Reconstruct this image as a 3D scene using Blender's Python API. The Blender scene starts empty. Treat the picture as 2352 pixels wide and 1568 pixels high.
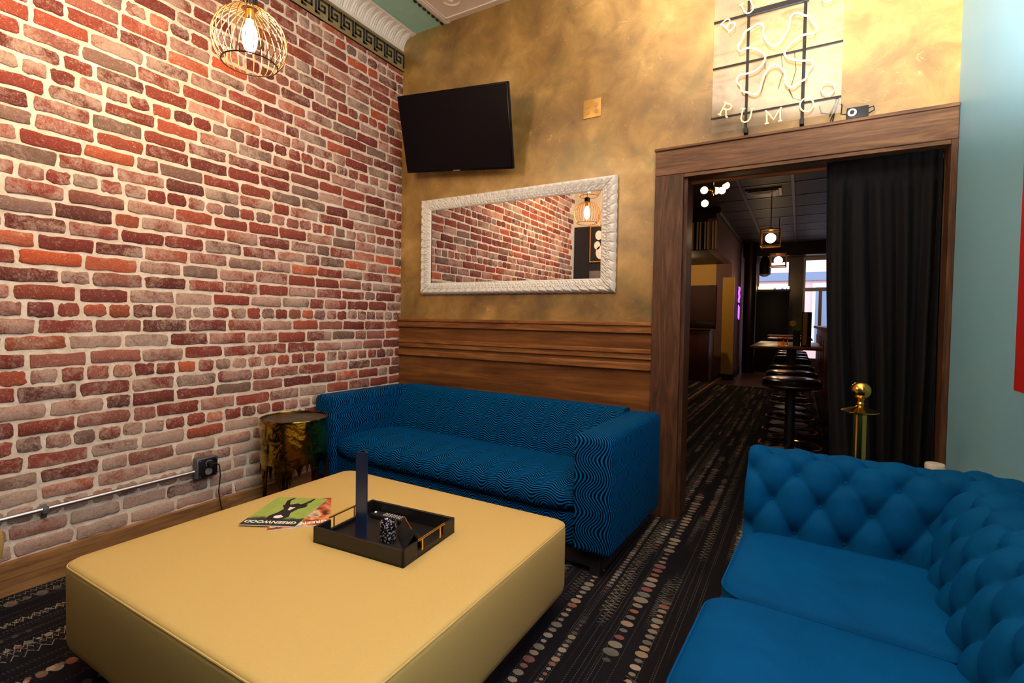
import bpy, bmesh, math, random
from mathutils import Vector, Matrix, noise
C = bpy.context.scene.collection
S = bpy.context.scene
PI = math.pi
rnd = random.Random(7)

# ------------------------------------------------------------------ camera
cam_d = bpy.data.cameras.new('camera'); cam = bpy.data.objects.new('camera', cam_d); C.objects.link(cam)
yw, pt, rl = -.5251, -.0282, .0162
fwd = Vector((math.sin(yw)*math.cos(pt), math.cos(yw)*math.cos(pt), math.sin(pt)))
rgt = Vector((math.cos(yw), -math.sin(yw), 0)); upv = rgt.cross(fwd)
r2 = rgt*math.cos(rl)+upv*math.sin(rl); u2 = upv*math.cos(rl)-rgt*math.sin(rl)
mw = Matrix((r2, u2, -fwd)).transposed().to_4x4(); mw.translation = (2.8224, -3.0471, 1.18)
cam.matrix_world = mw
cam_d.sensor_width = 36; cam_d.lens = 1138.11/2352*36; cam_d.shift_y = -.00834
cam_d.clip_start = .02; cam_d.clip_end = 100
S.camera = cam
# ------------------------------------------------------------------ world, view, large lights
w = bpy.data.worlds.new('world'); S.world = w; w.use_nodes = True
w.node_tree.nodes['Background'].inputs[0].default_value = (.80, .86, 1, 1)
w.node_tree.nodes['Background'].inputs[1].default_value = 5
S.view_settings.view_transform = 'Standard'; S.view_settings.look = 'None'
S.view_settings.gamma = 1; S.view_settings.use_curve_mapping = False
S.view_settings.exposure = -0.27

def light(name, kind, loc, energy, col, **k):
    d = bpy.data.lights.new(name, kind); d.energy = energy; d.color = col
    for a, b in k.items(): setattr(d, a, b)
    o = bpy.data.objects.new(name, d); C.objects.link(o); o.location = loc
    return o
def aim(o, p):
    o.rotation_euler = (Vector(p)-o.location).to_track_quat('-Z', 'Y').to_euler()
# the photographer's flash head, turned up at the ceiling so that the room is lit by its bounce
fl = light('bounce_flash', 'SPOT', (2.86, -2.95, 1.40), 1750, (1, .965, .92), spot_size=math.radians(96), spot_blend=.45, shadow_soft_size=.07)
aim(fl, (3.42, -1.78, 3.30))
# warm fill points added to brighten the bar room, without lamp bodies
for x, y, e in ((2.3, 2.0, 5), (2.3, 5.0, 7), (.9, 6.6, 46), (2.2, 8.2, 9)):
    light('bar_fill_light', 'POINT', (x, y, 2.365 if x < 1 else 2.0), e, (1, .66, .34), shadow_soft_size=.08)

# ------------------------------------------------------------------ node expression helper
def s2l(c):
    return tuple((v/12.92 if v <= .04045 else ((v+.055)/1.055)**2.4) for v in c)
def rgb(r, g, b): return s2l((r/255, g/255, b/255))+(1,)
class E:
    nt = None
    def __init__(s, v): s.v = v
    @staticmethod
    def m(op, *a, clamp=False):
        n = E.nt.nodes.new('ShaderNodeMath'); n.operation = op; n.use_clamp = clamp
        for i, x in enumerate(a):
            if isinstance(x, E): E.nt.links.new(x.v, n.inputs[i])
            else: n.inputs[i].default_value = x
        return E(n.outputs[0])
    def __add__(s, o): return E.m('ADD', s, o)
    __radd__ = __add__
    def __sub__(s, o): return E.m('SUBTRACT', s, o)
    def __rsub__(s, o): return E.m('SUBTRACT', o, s)
    def __mul__(s, o): return E.m('MULTIPLY', s, o)
    __rmul__ = __mul__
    def __truediv__(s, o): return E.m('DIVIDE', s, o)
def sin(a): return E.m('SINE', a)
def floor_(a): return E.m('FLOOR', a)
def fract(a): return E.m('FRACT', a)
def gt(a, b): return E.m('GREATER_THAN', a, b)
def lt(a, b): return E.m('LESS_THAN', a, b)
def absn(a): return E.m('ABSOLUTE', a)
def mx(a, b): return E.m('MAXIMUM', a, b)
def mn(a, b): return E.m('MINIMUM', a, b)
def pw(a, b): return E.m('POWER', a, b)
def smooth(a, lo, hi):
    n = E.nt.nodes.new('ShaderNodeMapRange'); n.interpolation_type = 'SMOOTHSTEP'
    E.nt.links.new(a.v, n.inputs[0])
    n.inputs[1].default_value = lo; n.inputs[2].default_value = hi
    return E(n.outputs[0])
def coords(kind='Object'):
    n = E.nt.nodes.new('ShaderNodeTexCoord'); s = E.nt.nodes.new('ShaderNodeSeparateXYZ')
    E.nt.links.new(n.outputs[kind], s.inputs[0])
    return E(s.outputs[0]), E(s.outputs[1]), E(s.outputs[2]), n.outputs[kind]
def comb(x, y, z=0.0):
    n = E.nt.nodes.new('ShaderNodeCombineXYZ')
    for i, a in enumerate((x, y, z)):
        if isinstance(a, E): E.nt.links.new(a.v, n.inputs[i])
        else: n.inputs[i].default_value = a
    return n.outputs[0]
def wn(vec):
    n = E.nt.nodes.new('ShaderNodeTexWhiteNoise'); n.noise_dimensions = '3D'; E.nt.links.new(vec, n.inputs['Vector'])
    return E(n.outputs['Value'])
def ns(vec, scale, detail=3, rough=.5, dist=0):
    n = E.nt.nodes.new('ShaderNodeTexNoise'); E.nt.links.new(vec, n.inputs['Vector'])
    n.inputs['Scale'].default_value = scale; n.inputs['Detail'].default_value = detail
    n.inputs['Roughness'].default_value = rough; n.inputs['Distortion'].default_value = dist
    return E(n.outputs['Fac'])
def ramp(f, stops, interp='LINEAR'):
    n = E.nt.nodes.new('ShaderNodeValToRGB'); cr = n.color_ramp; cr.interpolation = interp
    while len(cr.elements) < len(stops): cr.elements.new(.5)
    for e, (p, c) in zip(cr.elements, stops): e.position = p; e.color = c
    E.nt.links.new(f.v, n.inputs[0]); return n.outputs[0]
def mixc(f, a, b, mode='MIX'):
    n = E.nt.nodes.new('ShaderNodeMix'); n.data_type = 'RGBA'; n.blend_type = mode
    if isinstance(f, E): E.nt.links.new(f.v, n.inputs[0])
    else: n.inputs[0].default_value = f
    for i, x in ((6, a), (7, b)):
        if isinstance(x, tuple): n.inputs[i].default_value = x
        else: E.nt.links.new(x, n.inputs[i])
    return n.outputs[2]
def newmat(name, rough=.6, metal=0, spec=.5):
    m = bpy.data.materials.new(name); m.use_nodes = True; E.nt = m.node_tree
    b = m.node_tree.nodes['Principled BSDF']
    b.inputs['Roughness'].default_value = rough; b.inputs['Metallic'].default_value = metal
    b.inputs['Specular IOR Level'].default_value = spec
    return m, b
def setc(b, c, key='Base Color'):
    if isinstance(c, tuple): b.inputs[key].default_value = c
    else: E.nt.links.new(c.v if isinstance(c, E) else c, b.inputs[key])
def bump(b, h, strength=.3, dist=.01):
    n = E.nt.nodes.new('ShaderNodeBump'); n.inputs['Strength'].default_value = strength; n.inputs['Distance'].default_value = dist
    E.nt.links.new(h.v, n.inputs['Height']); E.nt.links.new(n.outputs[0], b.inputs['Normal'])
M = {}
def plain(key, c, rough=.6, metal=0, var=.12, scale=30, bmp=0, spec=.5, sheen=0):
    m, b = newmat(key, rough, metal, spec); x, y, z, v = coords()
    n = ns(v, scale, 3)
    setc(b, mixc(n, tuple(q*(1-var) for q in c[:3])+(1,), tuple(min(1, q*(1+var)) for q in c[:3])+(1,)))
    if bmp: bump(b, n, bmp, .002)
    if sheen: b.inputs['Sheen Weight'].default_value = sheen; b.inputs['Sheen Tint'].default_value = c
    M[key] = m; return m
def emis(key, c, st):
    m, b = newmat(key, .4); setc(b, c); b.inputs['Emission Color'].default_value = c; b.inputs['Emission Strength'].default_value = st
    M[key] = m; return m

# ------------------------------------------------------------------ materials
def mk_mats():
    # brick faces: the colour of each brick is carried by the mesh, whitewash and dirt break it up
    m, b = newmat('old_brick', .88, spec=.25); x, y, z, v = coords()
    a = E.nt.nodes.new('ShaderNodeAttribute'); a.attribute_name = 'brick_tone'
    n1 = ns(v, 9, 6, .65, .8); n2 = ns(v, 45, 5, .7, 1.2); n3 = ns(v, 2.2, 3, .5)
    br = E(a.outputs['Alpha']); base = mixc(.40*n2, a.outputs['Color'], mixc(n1, rgb(112, 46, 36), rgb(190, 104, 76)))
    low = smooth(z*-1.0, -.85, -.15)*.13
    wash = smooth(n1*.45+n2*.40+n3*.22+low+br*.20, .60, .78)
    col = mixc(wash*.72, base, mixc(n2, rgb(222, 196, 172), rgb(186, 150, 132)))
    dark = smooth(ns(v, 30, 4, .7, .5), .66, .74)
    col = mixc(dark*.5, col, rgb(70, 52, 46))
    n4 = ns(v, 110, 3, .75, 1.0); col = mixc(smooth(n4, .54, .72)*.45, col, rgb(226, 200, 176)); col = mixc(smooth(n4, .46, .30)*.40, col, rgb(84, 44, 36)); setc(b, col); bump(b, n2*.9+n1*.6+n4*.3, 1.0, .007); M['brick'] = m
    m, b = newmat('lime_mortar', .93, spec=.2); x, y, z, v = coords()
    n1 = ns(v, 14, 6, .7); n2 = ns(v, 70, 4, .7)
    setc(b, mixc(smooth(n1, .35, .7), rgb(236, 220, 198), rgb(208, 186, 162))); bump(b, n1*.7+n2*.5, .9, .008); M['mortar'] = m
    # gold wall: sponged ochre lacquer
    m, b = newmat('gold_wall', .40, spec=1.0); x, y, z, v = coords()
    a1 = ns(v, 1.3, 3, .55, .3); a2 = ns(v, 5, 5, .62, .5); a3 = ns(v, 26, 4, .7, 1.5)
    c = ramp(a1*.55+a2*.45, [(.34, rgb(98, 70, 30)), (.45, rgb(138, 102, 46)), (.56, rgb(172, 132, 66)), (.68, rgb(200, 164, 102))])
    c = mixc(smooth(ns(v, 2.6, 3, .6, .8), .52, .70)*.45, c, rgb(104, 96, 40))
    c = mixc(smooth(a3, .60, .74)*.38, c, rgb(228, 190, 120))
    setc(b, c); bump(b, a2*.6+a3*.25, .18, .01); M['gold'] = m
    # teal wall
    m, b = newmat('teal_wall', .42, spec=.45); x, y, z, v = coords()
    n = ns(v, 3, 4, .55); setc(b, mixc(n, rgb(128, 186, 212), rgb(142, 196, 218)))
    bump(b, ns(v, 140, 2), .10, .003); M['teal'] = m
    plain('black_wall', rgb(30, 26, 30), .8); plain('cream', rgb(222, 206, 178), .7, bmp=.1)
    # wood
    def wood(key, c0, c1, c2, along='x', rough=.45, sc=1.0):
        m, b = newmat(key, rough, spec=.35); x, y, z, v = coords()
        mp = E.nt.nodes.new('ShaderNodeMapping'); E.nt.links.new(v, mp.inputs[0])
        k = {'x': (1.2, 14, 14), 'y': (14, 1.2, 14), 'z': (14, 14, 1.2)}[along]
        mp.inputs['Scale'].default_value = tuple(q*sc for q in k)
        n = ns(mp.outputs[0], 1.6, 6, .6, 1.8); f = ns(mp.outputs[0], 9, 4, .7, .4); g = ns(v, 3, 3)
        c = ramp(n*.62+f*.25+g*.16, [(.34, c0), (.50, c1), (.68, c2)]); setc(b, c); bump(b, f*.7+n*.4, .25, .002)
        M[key] = m
    wood('casing_h', rgb(66, 42, 28), rgb(108, 74, 48), rgb(146, 106, 70), 'x')
    wood('casing_v', rgb(48, 30, 20), rgb(80, 50, 32), rgb(114, 78, 50), 'z')
    wood('rail', rgb(84, 46, 22), rgb(128, 78, 38), rgb(166, 110, 58), 'x', .4)
    wood('panel', rgb(64, 34, 16), rgb(108, 64, 28), rgb(150, 98, 48), 'x', .38, .35)
    wood('base', rgb(96, 62, 34), rgb(140, 96, 54), rgb(176, 128, 78), 'y', .5)
    wood('plank', rgb(60, 38, 28), rgb(96, 64, 46), rgb(120, 86, 62), 'y', .4)
    wood('mahogany', rgb(44, 14, 10), rgb(78, 26, 18), rgb(104, 40, 26), 'z', .35)
    wood('tabletop', rgb(92, 52, 30), rgb(130, 80, 48), rgb(160, 104, 66), 'y', .3)
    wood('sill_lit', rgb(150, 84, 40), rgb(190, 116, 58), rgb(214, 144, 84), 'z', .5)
    # carpet: black pile with columns of woven beads, dashes and zigzags
    m, b = newmat('patterned_carpet', .96, spec=.1); x, y, z, v = coords()
    jw = ns(v, 18, 2)*.002
    xx = x+jw
    def beads(pitch, off, per, thr, seed, rr=.5, fill=.42):
        u = (xx+off)/pitch; ci = floor_(u); fu = fract(u)-.5
        r = wn(comb(ci, seed)); on = gt(r, thr)
        vv = y/per+r*7.3
        # bead centres of varied size
        cj = floor_(vv); fv = fract(vv)-.5
        rs = wn(comb(ci, cj, seed+1.0))
        run = smooth(ns(comb(ci*3.7, y*1.0, seed), 1.3, 1), .44, .52)
        rad = (rs*.26+.20)
        du = fu*(pitch/per/rr)
        d = pw(du*du+fv*fv, .5)
        msk = lt(d, rad)*on*run
        return msk, wn(comb(ci, cj, seed+2.0)), ci
    base = rgb(24, 21, 25)
    c = base
    weave = gt(fract(x/.0028), .35)
    for pitch, off, per, thr, seed, rr in ((.165, .02, .038, .30, 3.0, 1.35), (.235, .11, .028, .30, 11.0, 1.2), (.31, .05, .048, .30, 23.0, 1.4)):
        mk, cv, ci = beads(pitch, off, per, thr, seed, rr)
        cc = ramp(cv, [(0, rgb(150, 140, 124)), (.3, rgb(178, 150, 124)), (.5, rgb(122, 118, 110)), (.66, rgb(160, 104, 80)), (.8, rgb(190, 170, 150)), (.93, rgb(150, 92, 92))], 'CONSTANT')
        sub = lt(fract((x+off)/pitch), .80)*gt(fract((x+off)/pitch), .20)
        c = mixc(mk*(weave*.35+.55), c, cc)
    # dashed hair lines
    u = xx/.0085; ci = floor_(u); r = wn(comb(ci, 41.0)); line = gt(r, .46)*lt(fract(u), .34)
    dash = gt(fract(y/.011+r*9), .45)*smooth(ns(comb(ci*2.3, y, 5.0), 1.1, 1), .42, .5)
    c = mixc(line*dash*.62, c, mixc(r, rgb(128, 124, 116), rgb(98, 88, 78)))
    # zigzags
    for pz, oz, am, pr, sd in ((.19, .0, .020, .024, 51.0), (.27, .13, .018, .036, 57.0), (.23, .07, .014, .017, 63.0)):
        u = (x+oz)/pz; ci = floor_(u); r = wn(comb(ci, sd))
        tri = absn(fract(y/pr+r*3)-.5)*4-1
        dd = absn((fract(u)-.5)*pz-tri*am*(.55+ns(comb(ci, y, sd), 6, 2)*.8))
        zz = lt(dd, .0034)*gt(ns(v, 60, 2), .42)*smooth(ns(comb(ci*1.7, y, 8.0), 1.6, 1), .42, .5)
        c = mixc(zz*.8, c, mixc(r, rgb(158, 142, 104), rgb(150, 150, 146)))
    c = mixc(smooth(ns(v, 900, 1), .35, .75)*.45, c, base)
    setc(b, c); bump(b, ns(v, 600, 2), .5, .003); M['carpet'] = m
    # wave velvet
    def wave(key, mode):
        m, b = newmat(key, .6, spec=.05); x, y, z, v = coords()
        if mode == 'h': q, u = y+z, x
        else: q, u = x+y, z
        amp = 1.35+.55*sin(q*(2*PI/.19))
        ph = q/.0155+amp*sin(u*(2*PI/(.150 if mode == 'h' else .165))+.5*sin(q*9))
        f = sin(ph*(2*PI))*.5+.5
        f = smooth(f, .38, .80)
        fine = ns(v, 260, 2)
        setc(b, mixc(f, rgb(0, 9, 26), mixc(fine, rgb(0, 82, 138), rgb(0, 106, 172))))
        b.inputs['Sheen Weight'].default_value = .12; b.inputs['Sheen Tint'].default_value = rgb(0, 120, 200)
        bump(b, f, .8, .004); M[key] = m
    wave('wave_h', 'h'); wave('wave_v', 'v')
    # plain velvet
    m, b = newmat('blue_velvet', .7, spec=.04); x, y, z, v = coords()
    n = ns(v, 6, 4, .6, .4); n2 = ns(v, 320, 2)
    setc(b, mixc(n*.75+n2*.25, rgb(0, 48, 88), rgb(0, 80, 130)))
    b.inputs['Sheen Weight'].default_value = .30; b.inputs['Sheen Tint'].default_value = rgb(0, 60, 170); b.inputs['Sheen Roughness'].default_value = .4
    bump(b, n*.7+n2*.2, .15, .004); M['velvet'] = m
    plain('ottoman', rgb(198, 166, 98), .52, var=.05, scale=160, bmp=.15, spec=.3)
    plain('black_gloss', rgb(14, 13, 18), .18, spec=.5, var=.05); plain('screen', rgb(10, 9, 14), .30, spec=.12, var=.03)
    plain('black', rgb(22, 20, 22), .55); plain('black_satin', rgb(20, 18, 20), .4); plain('black_cloth', rgb(17, 17, 20), .8, spec=.2)
    plain('iron', rgb(38, 36, 36), .4, .6); plain('steel', rgb(168, 168, 168), .35, .9); plain('zinc', rgb(120, 122, 122), .5, .7)
    plain('brass', rgb(212, 172, 82), .18, 1.0, .05); plain('gold_handle', rgb(232, 184, 88), .25, 1.0, .05)
    plain('gold_cage', rgb(122, 80, 36), .42, .7, .08)
    plain('white', rgb(222, 218, 208), .5, bmp=.05, var=.04); plain('plaster', rgb(242, 234, 220), .65, var=.1, scale=14, bmp=.2)
    plain('stone_top', rgb(214, 205, 190), .4); plain('brass_plate', rgb(206, 160, 88), .42, .55)
    plain('bar_ceiling', rgb(34, 22, 15), .5, .0, .15, 8, spec=.2); plain('dark_bronze', rgb(50, 34, 26), .35, .5)
    plain('yellow_wall', rgb(206, 158, 62), .6); plain('mauve_wall', rgb(118, 84, 84), .7); plain('dark_red', rgb(70, 36, 32), .7)
    plain('beige_trim', rgb(198, 172, 146), .6); plain('stone_grey', rgb(120, 110, 108), .8)
    plain('menu_black', rgb(22, 24, 22), .4); plain('menu_green', rgb(92, 110, 40), .6); plain('menu_yellow', rgb(214, 166, 60), .6); plain('menu_tan', rgb(170, 124, 80), .6)
    plain('pink_facade', rgb(228, 182, 178), .8); plain('blue_facade', rgb(110, 124, 150), .8); plain('white_facade', rgb(214, 212, 214), .8); plain('street', rgb(120, 120, 122), .9)
    plain('red_paint', rgb(200, 30, 26), .5); plain('paper', rgb(232, 228, 216), .6, var=.03)
    # gold drip finish with olive patina
    m, b = newmat('drip_gold', .17, 1.0); x, y, z, v = coords()
    setc(b, mixc(smooth(ns(v, 9, 4, .6, 1.5), .42, .66), rgb(176, 144, 58), rgb(62, 54, 22))); bump(b, ns(v, 14, 3, .5, .6), .35, .02); M['drip'] = m
    m, b = newmat('drip_top', .38, .6); x, y, z, v = coords()
    setc(b, mixc(smooth(ns(v, 11, 5, .6, 1.8), .4, .66), rgb(72, 62, 50), rgb(112, 98, 74))); M['drip_top'] = m
    # mirror
    m, b = newmat('mirror_glass', .01, 1.0); setc(b, rgb(226, 222, 222)); M['mirror'] = m
    # clear acrylic
    m, b = newmat('clear_acrylic', .03); nt = m.node_tree; tr = nt.nodes.new('ShaderNodeBsdfTransparent'); gl = nt.nodes.new('ShaderNodeBsdfGlossy'); gl.inputs['Roughness'].default_value = .05
    fr = nt.nodes.new('ShaderNodeFresnel'); fr.inputs[0].default_value = 1.7; mxs = nt.nodes.new('ShaderNodeMixShader')
    nt.links.new(fr.outputs[0], mxs.inputs[0]); nt.links.new(tr.outputs[0], mxs.inputs[1]); nt.links.new(gl.outputs[0], mxs.inputs[2]); nt.links.new(mxs.outputs[0], nt.nodes['Material Output'].inputs[0]); M['acrylic'] = m
    m, b = newmat('window_glass', .0); setc(b, (1, 1, 1, 1)); b.inputs['Transmission Weight'].default_value = 1; b.inputs['IOR'].default_value = 1.02; M['glass'] = m
    m, b = newmat('amber_glass', .02); setc(b, rgb(255, 214, 150)); b.inputs['Transmission Weight'].default_value = 1; b.inputs['IOR'].default_value = 1.05; M['amber'] = m
    # mercury glass
    m, b = newmat('mercury_glass', .35, .7); x, y, z, v = coords()
    setc(b, mixc(gt(ns(v, 150, 2), .55), rgb(16, 14, 18), rgb(214, 208, 214))); M['mercury'] = m
    m, b = newmat('menu_column', .22, .75); x, y, z, v = coords()
    setc(b, mixc(ns(v, 5, 2), rgb(40, 58, 110), rgb(90, 96, 120))); M['menu_blue'] = m
    # teal tin band, cream pressed tin
    m, b = newmat('teal_tin', .6, spec=.3); x, y, z, v = coords()
    cr = mx(gt(fract(y/.035), .93), gt(fract(x/.05), .95))
    setc(b, mixc(cr*.25, mixc(ns(v, 16, 4), rgb(150, 206, 184), rgb(172, 220, 200)), rgb(170, 200, 184))); bump(b, cr*-1.0, .3, .003); M['teal_tin'] = m
    plain('cream_tin', rgb(228, 212, 192), .6, var=.1, scale=20, bmp=.15)
    m, b = newmat('frieze_gold', .6); x, y, z, v = coords()
    setc(b, mixc(ns(v, 18, 5, .7), rgb(126, 108, 66), rgb(164, 144, 98))); M['frieze'] = m
    plain('key_black', rgb(44, 40, 36), .7)
    # canvas: reds and oranges
    m, b = newmat('red_canvas', .55); x, y, z, v = coords()
    n = ns(v, 1.4, 3, .5, .6); st = smooth(z+n*.5, 1.75, 2.15)
    setc(b, mixc(st, mixc(n, rgb(206, 22, 34), rgb(222, 34, 36)), mixc(n, rgb(232, 74, 30), rgb(244, 120, 52)))); M['canvas'] = m
    # magazine covers
    m, b = newmat('goat_cover', .25); x, y, z, v = coords()
    g = ns(v, 22, 3); setc(b, mixc(smooth(y+g*.06, .085, .115), rgb(30, 44, 42), mixc(g, rgb(132, 158, 60), rgb(168, 186, 92)))); M['cover_green'] = m
    m, b = newmat('orange_cover', .25); x, y, z, v = coords()
    g = ns(v, 14, 3); setc(b, ramp(g, [(.36, rgb(60, 40, 34)), (.46, rgb(200, 92, 40)), (.56, rgb(232, 190, 140)), (.70, rgb(60, 80, 130))])); M['cover_orange'] = m
    emis('bulb', (1, .72, .44, 1), 430); emis('bar_bulb', (1, .58, .20, 1), 14); emis('neon_cream', (1, .66, .30, 1), 1.25); emis('neon_purple', (.42, .08, 1, 1), 3.2)
    emis('candle_glow', (1, .70, .32, 1), 8); emis('white_led', (.8, .95, 1, 1), 3)
mk_mats()

# ------------------------------------------------------------------ geometry helpers
OFF = {}
class MB:
    def __init__(s): s.bm = bmesh.new()
    def box(s, x0, x1, y0, y1, z0, z1, bev=0, seg=2, mtx=None):
        r = bmesh.ops.create_cube(s.bm, size=1); vs = r['verts']
        for v in vs: v.co = Vector(((x0+x1)/2+v.co.x*(x1-x0), (y0+y1)/2+v.co.y*(y1-y0), (z0+z1)/2+v.co.z*(z1-z0)))
        if bev:
            es = list({e for v in vs for e in v.link_edges})
            o = bmesh.ops.bevel(s.bm, geom=es, offset=bev, segments=seg, affect='EDGES', profile=.5); vs = list({v for f in o['faces'] for v in f.verts} | {v for v in vs if v.is_valid})
        if mtx is not None: bmesh.ops.transform(s.bm, matrix=mtx, verts=vs)
        return s
    def rings(s, rings, closed=True, cap0=True, cap1=True, loop=False):
        R = [[s.bm.verts.new(p) for p in r] for r in rings]; n = len(R[0])
        pr = list(zip(R, R[1:]))+([(R[-1], R[0])] if loop else [])
        for a, b in pr:
            for i in range(n if closed else n-1):
                j = (i+1) % n
                try: s.bm.faces.new((a[i], a[j], b[j], b[i]))
                except ValueError: pass
        if closed and not loop:
            if cap0: s.bm.faces.new(R[0][::-1])
            if cap1: s.bm.faces.new(R[-1])
        return s
    def tube(s, pts, r, n=8, closed=False, cap=True):
        P = [Vector(p) for p in pts]; N = len(P); rs = r if isinstance(r, (list, tuple)) else [r]*N
        def tan(i):
            a = P[(i-1) % N] if (closed or i > 0) else P[i]; b = P[(i+1) % N] if (closed or i < N-1) else P[i]
            return (b-a).normalized()
        t = tan(0); u = t.orthogonal().normalized(); out = []
        for i in range(N):
            t2 = tan(i); u = (u-t2*u.dot(t2)).normalized(); wv = t2.cross(u)
            out.append([P[i]+(u*math.cos(k*2*PI/n)+wv*math.sin(k*2*PI/n))*rs[i] for k in range(n)])
        return s.rings(out, True, cap, cap, loop=closed)
    def lathe(s, prof, cx=0, cy=0, n=32, cap=True):
        return s.rings([[(cx+r*math.cos(k*2*PI/n), cy+r*math.sin(k*2*PI/n), z) for k in range(n)] for r, z in prof], True, cap, cap)
    def grid(s, fn, nu, nv):
        V = [[s.bm.verts.new(fn(i/nu, j/nv)) for j in range(nv+1)] for i in range(nu+1)]
        for i in range(nu):
            for j in range(nv): s.bm.faces.new((V[i][j], V[i+1][j], V[i+1][j+1], V[i][j+1]))
        return s
    def prism(s, poly, a, b, axis='x'):
        def p(q, t):
            return {'x': (t, q[0], q[1]), 'y': (q[0], t, q[1]), 'z': (q[0], q[1], t)}[axis]
        return s.rings([[p(q, a) for q in poly], [p(q, b) for q in poly]])
    def rrect(s, x0, x1, y0, y1, rc, levels, n=6):
        rings = []
        for ins, z in levels:
            X0, X1, Y0, Y1 = x0+ins, x1-ins, y0+ins, y1-ins; r = max(.001, min(rc-ins*.3 if rc > ins*.3 else .002, (X1-X0)/2-.001, (Y1-Y0)/2-.001)); ring = []
            for cx, cy, a0 in ((X1-r, Y1-r, 0), (X0+r, Y1-r, 90), (X0+r, Y0+r, 180), (X1-r, Y0+r, 270)):
                for k in range(n+1):
                    a = math.radians(a0+90*k/n); ring.append((cx+r*math.cos(a), cy+r*math.sin(a), z))
            rings.append(ring)
        return s.rings(rings)
    def build(s, name, mat, parent=None, smooth=True, ang=40, label=None):
        bm = s.bm
        bmesh.ops.recalc_face_normals(bm, faces=bm.faces)
        if parent is not None and parent in OFF: bmesh.ops.translate(bm, vec=-OFF[parent], verts=bm.verts)
        me = bpy.data.meshes.new(name); bm.to_mesh(me); bm.free()
        me.materials.append(M[mat] if isinstance(mat, str) else mat)
        if smooth:
            for p in me.polygons: p.use_smooth = True
            me.set_sharp_from_angle(angle=math.radians(ang))
        o = bpy.data.objects.new(name, me); C.objects.link(o)
        if parent is not None:
            o.parent = parent
            if parent in OFF: OFF[o] = OFF[parent]
        if label: o['label'] = label
        return o
def thing(name, label, cat, loc=(0, 0, 0), rz=0, group=None, world=False):
    o = bpy.data.objects.new(name, None); C.objects.link(o); o.location = loc; o.rotation_euler = (0, 0, rz); o.empty_display_size = .05
    o['label'] = label; o['category'] = cat
    if group: o['group'] = group
    if world: OFF[o] = Vector(loc)
    return o
def tag(o, label, cat, group=None):
    o['label'] = label; o['category'] = cat
    if group: o['group'] = group
    return o
def struct(o): o['kind'] = 'structure'; return o
def copy_tree(o, parent=None):
    c = o.copy(); C.objects.link(c)
    if parent is not None: c.parent = parent
    for ch in list(o.children): copy_tree(ch, c)
    return c
def text_mesh(name, body, size, mat, parent, loc, rot, ext=.0003, sx=1, bold=0):
    cu = bpy.data.curves.new(name, 'FONT'); cu.body = body; cu.size = size; cu.extrude = ext; cu.align_x = 'CENTER'; cu.offset = bold
    t = bpy.data.objects.new('tmp', cu); C.objects.link(t)
    dg = bpy.context.evaluated_depsgraph_get(); me = bpy.data.meshes.new_from_object(t.evaluated_get(dg)); bpy.data.objects.remove(t)
    me.name = name; me.materials.clear(); me.materials.append(M[mat])
    o = bpy.data.objects.new(name, me); C.objects.link(o); o.parent = parent; o.location = loc; o.rotation_euler = rot; o.scale = (sx, 1, 1)
    return o

# ================================================================== SHELL OF THE LOUNGE
W = 3.434; CZ = 3.42; YB = -3.6; X2 = 2.214; DZ = 2.045
# floor
struct(MB().box(-.2, 3.6, YB-.1, 7.1, -.12, 0).build('floor', 'carpet', smooth=False))
struct(MB().box(-2.0, 6.2, 7.1, 11.6, -.12, 0).build('floor_far', 'plank', smooth=False))
struct(MB().box(-2.0, -.2, .15, 7.1, -.12, 0).box(3.6, 6.2, .15, 7.1, -.12, 0).build('floor_side', 'carpet', smooth=False))
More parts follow.
